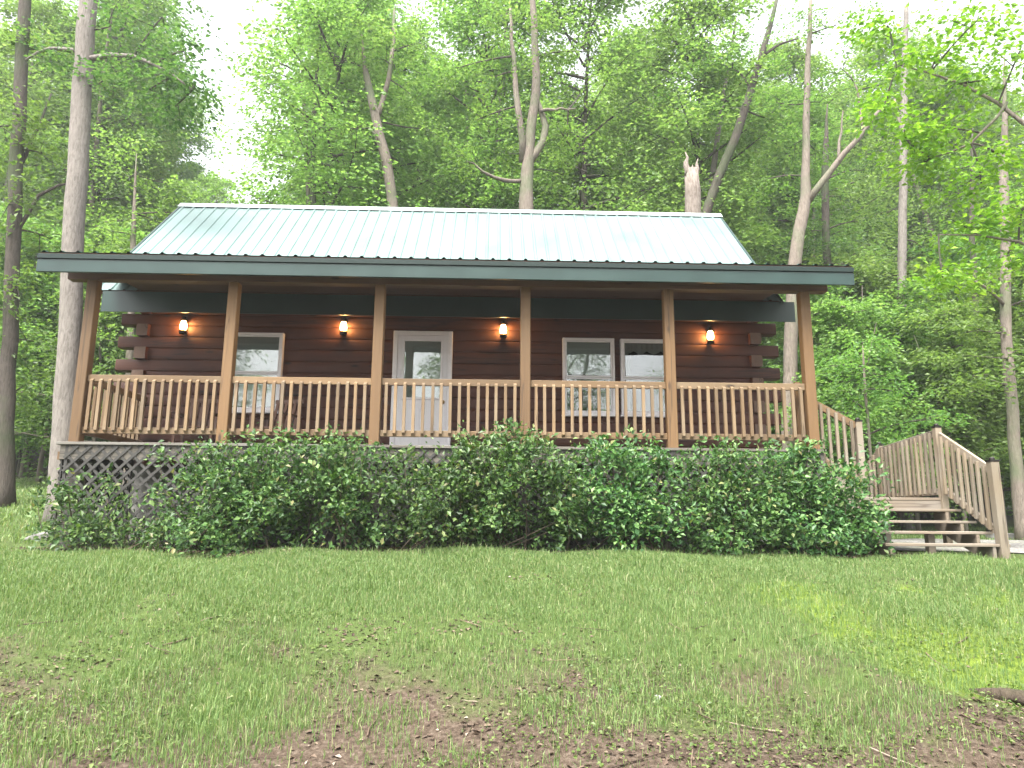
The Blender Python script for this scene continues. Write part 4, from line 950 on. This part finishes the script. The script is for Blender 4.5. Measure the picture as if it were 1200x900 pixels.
# ------------------------------------------------------------------ shrubs along the porch
def shrub(label, lobes, seed, yc=-.62, L=.072, n_spray=80, depth=.52, stems=9):
    """lobes: (X0,X1,Ytop,Ybot) pixel boxes at depth yc filled with leafy shoots"""
    g = np.random.default_rng(seed); mb = MB(); S = []; U = []
    cx = np.mean([(P(a, 600, yc)[0]+P(b, 600, yc)[0])/2 for a, b, _, _ in lobes]); zg = float(gz(cx, yc)); off = (cx, yc, zg)
    root = empty('shrub', off); tag(root, label, 'shrub', 'shrubs along the front of the porch')
    sm = MB()
    for a, b, yt, yb in lobes:
        p0 = P(a, yb, yc); p1 = P(b, yt, yc); w_ = p1[0]-p0[0]; h_ = p1[2]-max(p0[2], zg); mid = (p0[0]+p1[0])/2; z0 = p1[2]-h_
        n = int(n_spray*w_*h_*2.1)
        t = g.uniform(-1, 1, (n*3, 3)); t = t[(np.abs(t[:, 0])**2.2+np.abs(t[:, 1])**2.2+np.abs(t[:, 2])**2.6) < 1.0][:n]
        keep = np.linalg.norm(t, axis=1) > .42; t = t[keep]
        ctr = t[:max(6, int(len(t)*.11))]; t = ctr[g.integers(len(ctr), size=int(len(t)*.95))]+g.normal(0, 1, (int(len(t)*.95), 3))*np.array([.115/w_*2, .24, .115/h_*2])
        lump = .10*np.sin(t[:, 0]*7+seed)+.08*np.sin(t[:, 0]*13+2*seed)
        pos = np.stack([mid+t[:, 0]*w_/2, yc+t[:, 1]*depth*(1-.15*t[:, 2]), z0+h_/2*(1+t[:, 2])+lump*np.clip(t[:, 2], 0, 1)], 1)
        S.append(pos); d = t*np.array([1, 1.6, 1.]); d[:, 2] += .4; U.append(unit(d))
        for k in range(max(3, int(w_*6))):
            e = pos[g.integers(len(pos))]; bx = mid+g.uniform(-.42, .42)*w_; q = limb_path(g, (bx, yc+g.uniform(-.2, .25), zg-.05), e, 6, .02)
            sm.tube(q, np.linspace(.014, .004, 6), 5, 0, cap=False)
        for k in range(int(w_*5)):        # long shoots standing out of the outline
            e = np.array([mid+g.uniform(-.5, .5)*w_, yc+g.uniform(-.4, .2), p1[2]-.12]); tip = e+np.array([g.normal(0, .08), g.normal(0, .06)-.03, g.uniform(.10, .30)])
            sm.tube(limb_path(g, e-(0, 0, .2), tip, 4, .02), np.linspace(.006, .002, 4), 4, 0, cap=False)
            for tt in np.linspace(.3, 1, 4): S.append((e+(tip-e)*tt)[None]); U.append(unit(np.array([[g.normal(), g.normal()-.3, .4]])))
    xa, xb = min(P(l[0], l[3], yc)[0] for l in lobes), max(P(l[1], l[3], yc)[0] for l in lobes)
    sm.tube([(xa+.1, yc, zg-.06), ((xa+xb)/2, yc+.05, zg-.05), (xb-.1, yc, zg-.06)], .03, 5, 0)
    sm.build('stems', M['twig'], root, off)
    S = np.concatenate(S); U = np.concatenate(U)
    m_ = len(S); n = 14
    C = S[:, None]+g.normal(0, .062, (m_, n, 3))+U[:, None]*g.uniform(0, .07, (m_, n, 1))
    D = U[:, None]+g.normal(0, .75, (m_, n, 3)); Nn = np.array([0, -.35, 1.])+U[:, None]*.4+g.normal(0, .45, (m_, n, 3)); k = m_*n
    ll = L*g.uniform(.45, 1.35, k); V, Q = leaves_np(C.reshape(k, 3), D.reshape(k, 3), Nn.reshape(k, 3), ll, ll*g.uniform(.5, .68, k), .14)
    mb.add(V, Q); mb.build('foliage', M['leaf_shrub'], root, off)
shrub('low dark shrub in front of the bare lattice at the left corner of the porch', [(62, 150, 590, 648), (120, 205, 618, 648), (88, 125, 560, 625)], 31, -.55)
shrub('shrub below the second porch post, its left side hiding the lattice', [(192, 300, 533, 648), (205, 330, 560, 650), (250, 345, 526, 640)], 32)
shrub('shrub below the railing between the second and third porch posts', [(325, 455, 532, 648), (350, 440, 528, 600)], 33)
shrub('shrub below the white door', [(440, 560, 535, 650), (500, 575, 530, 640)], 34)
shrub('tall shrub under the fourth post with shoots up to the bottom rail', [(550, 670, 526, 650), (565, 630, 516, 570), (640, 690, 535, 648)], 35)
shrub('shrub below the two paired windows', [(675, 800, 537, 650), (700, 760, 540, 652)], 36)
shrub('shrub below the last bay of railing before the corner post', [(790, 915, 536, 650), (850, 935, 538, 650)], 37)
shrub('shrub at the right corner spilling in front of the steps', [(905, 985, 540, 650), (950, 1015, 572, 650), (925, 965, 532, 600), (985, 1032, 606, 652), (955, 1002, 552, 640)], 38, -.75)

# ------------------------------------------------------------------ small things on the ground
def tree_root():
    g = np.random.default_rng(5); y = -4.9
    pts = [P(1130, 782, y+.1), P(1150, 790, y), P(1175, 796, y-.05), P(1210, 803, y-.1), P(1330, 822, y-.15)]
    pts = np.array([(p[0], p[1], float(gz(p[0], p[1]))+dz) for p, dz in zip(pts, (-.02, .01, .03, .04, -.08))])
    mb = MB(); mb.tube(pts, [.018, .04, .055, .06, .03], 8, 0, wob=.12); off = tuple(pts[2])
    mb.tube([pts[2], pts[2]+(.1, -.25, -.02), pts[2]+(.15, -.5, -.10)], [.03, .022, .01], 6, 0, wob=.1)
    o = mb.build('exposed_root', M['root']); tag(o, 'dark exposed tree root crossing the bank at the lower right', 'root')
tree_root()
def rock(name, label, cat, loc, r, m_, seed, group=None, flat=.6):
    bm = bmesh.new(); bmesh.ops.create_icosphere(bm, subdivisions=3, radius=1.0); g = np.random.default_rng(seed)
    ax = [(unit(g.normal(0, 1, 3)), g.uniform(.55, .95)) for _ in range(11)]
    for v in bm.verts:
        p = np.array(v.co)
        for a, d in ax:
            t = p@a
            if t > d: p = p-a*(t-d)*.9
        v.co = Vector((p[0]*r, p[1]*r*.85, p[2]*r*flat))
    me = bpy.data.meshes.new(name); bm.to_mesh(me); bm.free(); me.materials.append(m_)
    o = bpy.data.objects.new(name, me); o.location = loc; o.rotation_euler = (0, 0, seed); link(o); tag(o, label, cat, group)
for i, (X, Y, r, lab) in enumerate(((52, 624, .20, 'pale grey rock at the foot of the big pale trunk, farthest left of the rocks'), (70, 618, .26, 'largest grey rock at the foot of the big pale trunk'), (66, 634, .16, 'small grey rock in front of the rocks beside the corner shrub'))):
    p = P(X, Y, 1.6); rock('rock', lab, 'rock', (p[0], 1.6-.25*i, float(gz(p[0], 1.6-.25*i))+.02), r, M['stone'], 40+i, 'rocks at the foot of the pale trunk', .4)
for i, (X, lab) in enumerate(((1166, 'left concrete block edging the gravel behind the right newel post'), (1186, 'right concrete block edging the gravel near the right edge'))):
    x = P(X, 628, 7.0)[0]; z = float(gz(x, 7.0)); mb = MB(); mb.box(-.17, .17, -.1, .1, 0, .16, ch=.012); o = mb.build('concrete_block', M['block']); o.location = (x, 7.0, z); tag(o, lab, 'block', 'concrete blocks edging the gravel')
p = P(1112, 828-4, -5.2)
rock('stone', 'small white stone lying in the bare soil right of centre', 'stone', (P(770, 824, -5.0)[0], -5.0, float(gz(P(770, 824, -5.0)[0], -5.0))+.008), .036, plain('white_stone', (.26, .25, .235), .9, 0, .2, .15, 20.), 51)

# ------------------------------------------------------------------ grass and litter
def vnoise(x, y, s, seed):
    g = np.random.default_rng(seed); t = g.uniform(0, 1, (64, 64)); u = x*s; v = y*s
    i = np.floor(u).astype(int); j = np.floor(v).astype(int); fu = u-i; fv = v-j; fu = fu*fu*(3-2*fu); fv = fv*fv*(3-2*fv)
    f = lambda a, b: t[a % 64, b % 64]
    return (f(i, j)*(1-fu)+f(i+1, j)*fu)*(1-fv)+(f(i, j+1)*(1-fu)+f(i+1, j+1)*fu)*fv
def patch(x, y): return .5*vnoise(x, y, .8, 1)+.3*vnoise(x, y, 2.1, 2)+.2*vnoise(x, y, 5.0, 3)
def blades(x, y, h, wd, g, lean=.45):
    n = len(x); z = gz(x, y)-.004; a = g.uniform(0, 6.28, n); b = a+g.normal(0, .5, n)+1.57
    s = np.stack([np.cos(a), np.sin(a), np.zeros(n)], 1)*(wd/2)[:, None]; d = np.stack([np.cos(b), np.sin(b), np.zeros(n)], 1)
    l = np.abs(g.normal(0, lean, n)); base = np.stack([x, y, z], 1)
    mid = base+d*(l*h*.28)[:, None]; mid[:, 2] += h*.6; tip = base+d*(l*h*.95)[:, None]; tip[:, 2] += h*(1-.22*np.minimum(l, 1.6))
    V = np.stack([base-s, base+s, mid+s*.75, mid-s*.75, tip], 1).reshape(-1, 3); o = np.arange(n)[:, None]*5
    return V, o+np.array([[0, 1, 2, 3]]), o+np.array([[3, 2, 4]])
def grass():
    g = np.random.default_rng(91); n = 1330000
    y = -7.6+8.2*g.uniform(0, 1, n)**.9; x = .5+g.uniform(-1, 1, n)*10.6
    hw = (y+10)*.76+.5; k = g.uniform(0, 1, n) < np.where(np.abs(x-.5) < hw, 1.0, .5); x, y = x[k], y[k]
    p = patch(x, y); near = np.clip((-y-3.6)/2.4, 0, 1.2)
    dens = np.clip((p-.16-.36*near)/.20, .07, 1)*(.62+.38*(y > -3.5))
    mossy = (x > 2.2)*(y < -2.2)*(y > -5.4)*np.clip((vnoise(x, y, .9, 8)-.35)*4, 0, 1)
    dens = dens*(1-.6*mossy)
    dens = np.where(y > -1.15, dens*np.clip(1-(y+1.15)/.25, 0, 1)*((x < 5.6)), dens)
    k = g.uniform(0, 1, len(x)) < dens; x, y, p = x[k], y[k], p[k]
    n = len(x); h = (.030+.055*p)*g.uniform(.5, 1.4, n)*(1+.9*(g.uniform(0, 1, n) < .05))*np.where(y > -2.2, .8, 1.0); wd = g.uniform(.0035, .0065, n)*np.where(y > -3, 1.3, 1.0)
    V, Q, T = blades(x, y, h, wd, g); mb = MB(); mb.add(V, Q, T)
    # rough grass left and right of the cabin
    n = 60000; x = np.concatenate([g.uniform(-22, -5.6, n), g.uniform(6.5, 24, n//2)]); y = np.concatenate([g.uniform(-1.5, 17, n), g.uniform(5.8, 16, n//2)])
    k = ~((x > 0)*(((x-11.5)/6.8)**2+((y-2.7)/3.5)**2 < 1.0)); x, y = x[k], y[k]; n = len(x)
    k = ~((y < .6)*(np.abs(x-.5) < 10.6)); x, y = x[k], y[k]; n = len(x)
    V, Q, T = blades(x, y, g.uniform(.05, .12, n), g.uniform(.012, .022, n), g, .7); mb.add(V, Q, T)
    o = mb.build('grass', M['grass']); tag(o, kind='stuff')
    print('grass verts', mb.n)
grass()
def ground_cover():
    g = np.random.default_rng(92); n = 85000; y = g.uniform(-7.4, -1.3, n); hw = (y+10)*.76+3.4; x = .5+g.uniform(-1, 1, n)*hw
    q = vnoise(x, y, 1.3, 21)*.6+vnoise(x, y, 4.0, 22)*.4; k = g.uniform(0, 1, n) < np.clip((q-.50)/.15, .02, .85)*np.where(y < -3.5, 1, .35); x, y = x[k], y[k]; n = len(x)
    z = gz(x, y)+g.uniform(.008, .05, n); L = g.uniform(.012, .034, n)
    V, Q = leaves_np(np.stack([x, y, z], 1), g.normal(0, 1, (n, 3))*(1, 1, .3), np.array([0, 0, 1.])+g.normal(0, .35, (n, 3)), L, L*.8)
    mb = MB(); mb.add(V, Q); o = mb.build('weeds', M['leaf_weed']); tag(o, kind='stuff')
ground_cover()
def litter():
    g = np.random.default_rng(93); n = 36000; y = -7.5+5.2*g.uniform(0, 1, n); hw = (y+10)*.76+3.4; x = .5+g.uniform(-1, 1, n)*hw
    p = patch(x, y); near = np.clip((-y-3.6)/2.4, 0, 1.2); k = g.uniform(0, 1, n) < np.clip(1-(p-.14-.30*near)/.22, .08, 1); x, y = x[k], y[k]; n = len(x)
    z = gz(x, y)+g.uniform(.002, .012, n); L = g.uniform(.012, .05, n)
    V, Q = leaves_np(np.stack([x, y, z], 1), g.normal(0, 1, (n, 3))*(1, 1, .15), np.array([0, 0, 1.])+g.normal(0, .3, (n, 3)), L, L*g.uniform(.35, .8, n))
    mb = MB(); mb.add(V, Q)
    for i in range(60):
        yy = g.uniform(-7, -3.6); xx = .5+g.uniform(-1, 1)*((yy+10)*.76); a = g.uniform(0, 6.28); l = g.uniform(.08, .45); d = np.array([math.cos(a), math.sin(a)])
        pts = [(xx+d[0]*t*l+g.normal(0, .01), yy+d[1]*t*l+g.normal(0, .01), float(gz(xx+d[0]*t*l, yy+d[1]*t*l))+.008+.012*g.uniform()) for t in (0, .35, .7, 1)]
        mb.tube(pts, np.array([.005, .0045, .0035, .002])*g.uniform(.6, 1.3), 5, 0, cap=False)
    # mould under the shrubs
    n = 9000; x = g.uniform(-5.6, 6.2, n); y = g.uniform(-1.25, -.1, n); z = gz(x, y)+g.uniform(.003, .02, n); L = g.uniform(.02, .06, n)
    V, Q = leaves_np(np.stack([x, y, z], 1), g.normal(0, 1, (n, 3))*(1, 1, .15), np.array([0, 0, 1.])+g.normal(0, .4, (n, 3)), L, L*.6); mb.add(V, Q)
    o = mb.build('leaf_litter', M['litter']); tag(o, kind='stuff')
litter()
def haze():
    mb = MB(); mb.box(-245, 245, -165, 265, -3.5, 52); mm = bpy.data.materials.new('haze'); mm.use_nodes = True; n = mm.node_tree; n.nodes.clear()
    o = n.nodes.new('ShaderNodeOutputMaterial'); v = n.nodes.new('ShaderNodeVolumePrincipled'); v.inputs['Color'].default_value = (.96, .98, 1, 1); v.inputs['Density'].default_value = HAZE; v.inputs['Anisotropy'].default_value = .3
    n.links.new(v.outputs[0], o.inputs['Volume']); tag(mb.build('haze', mm), kind='stuff')
haze()
print('objects', len(bpy.data.objects))
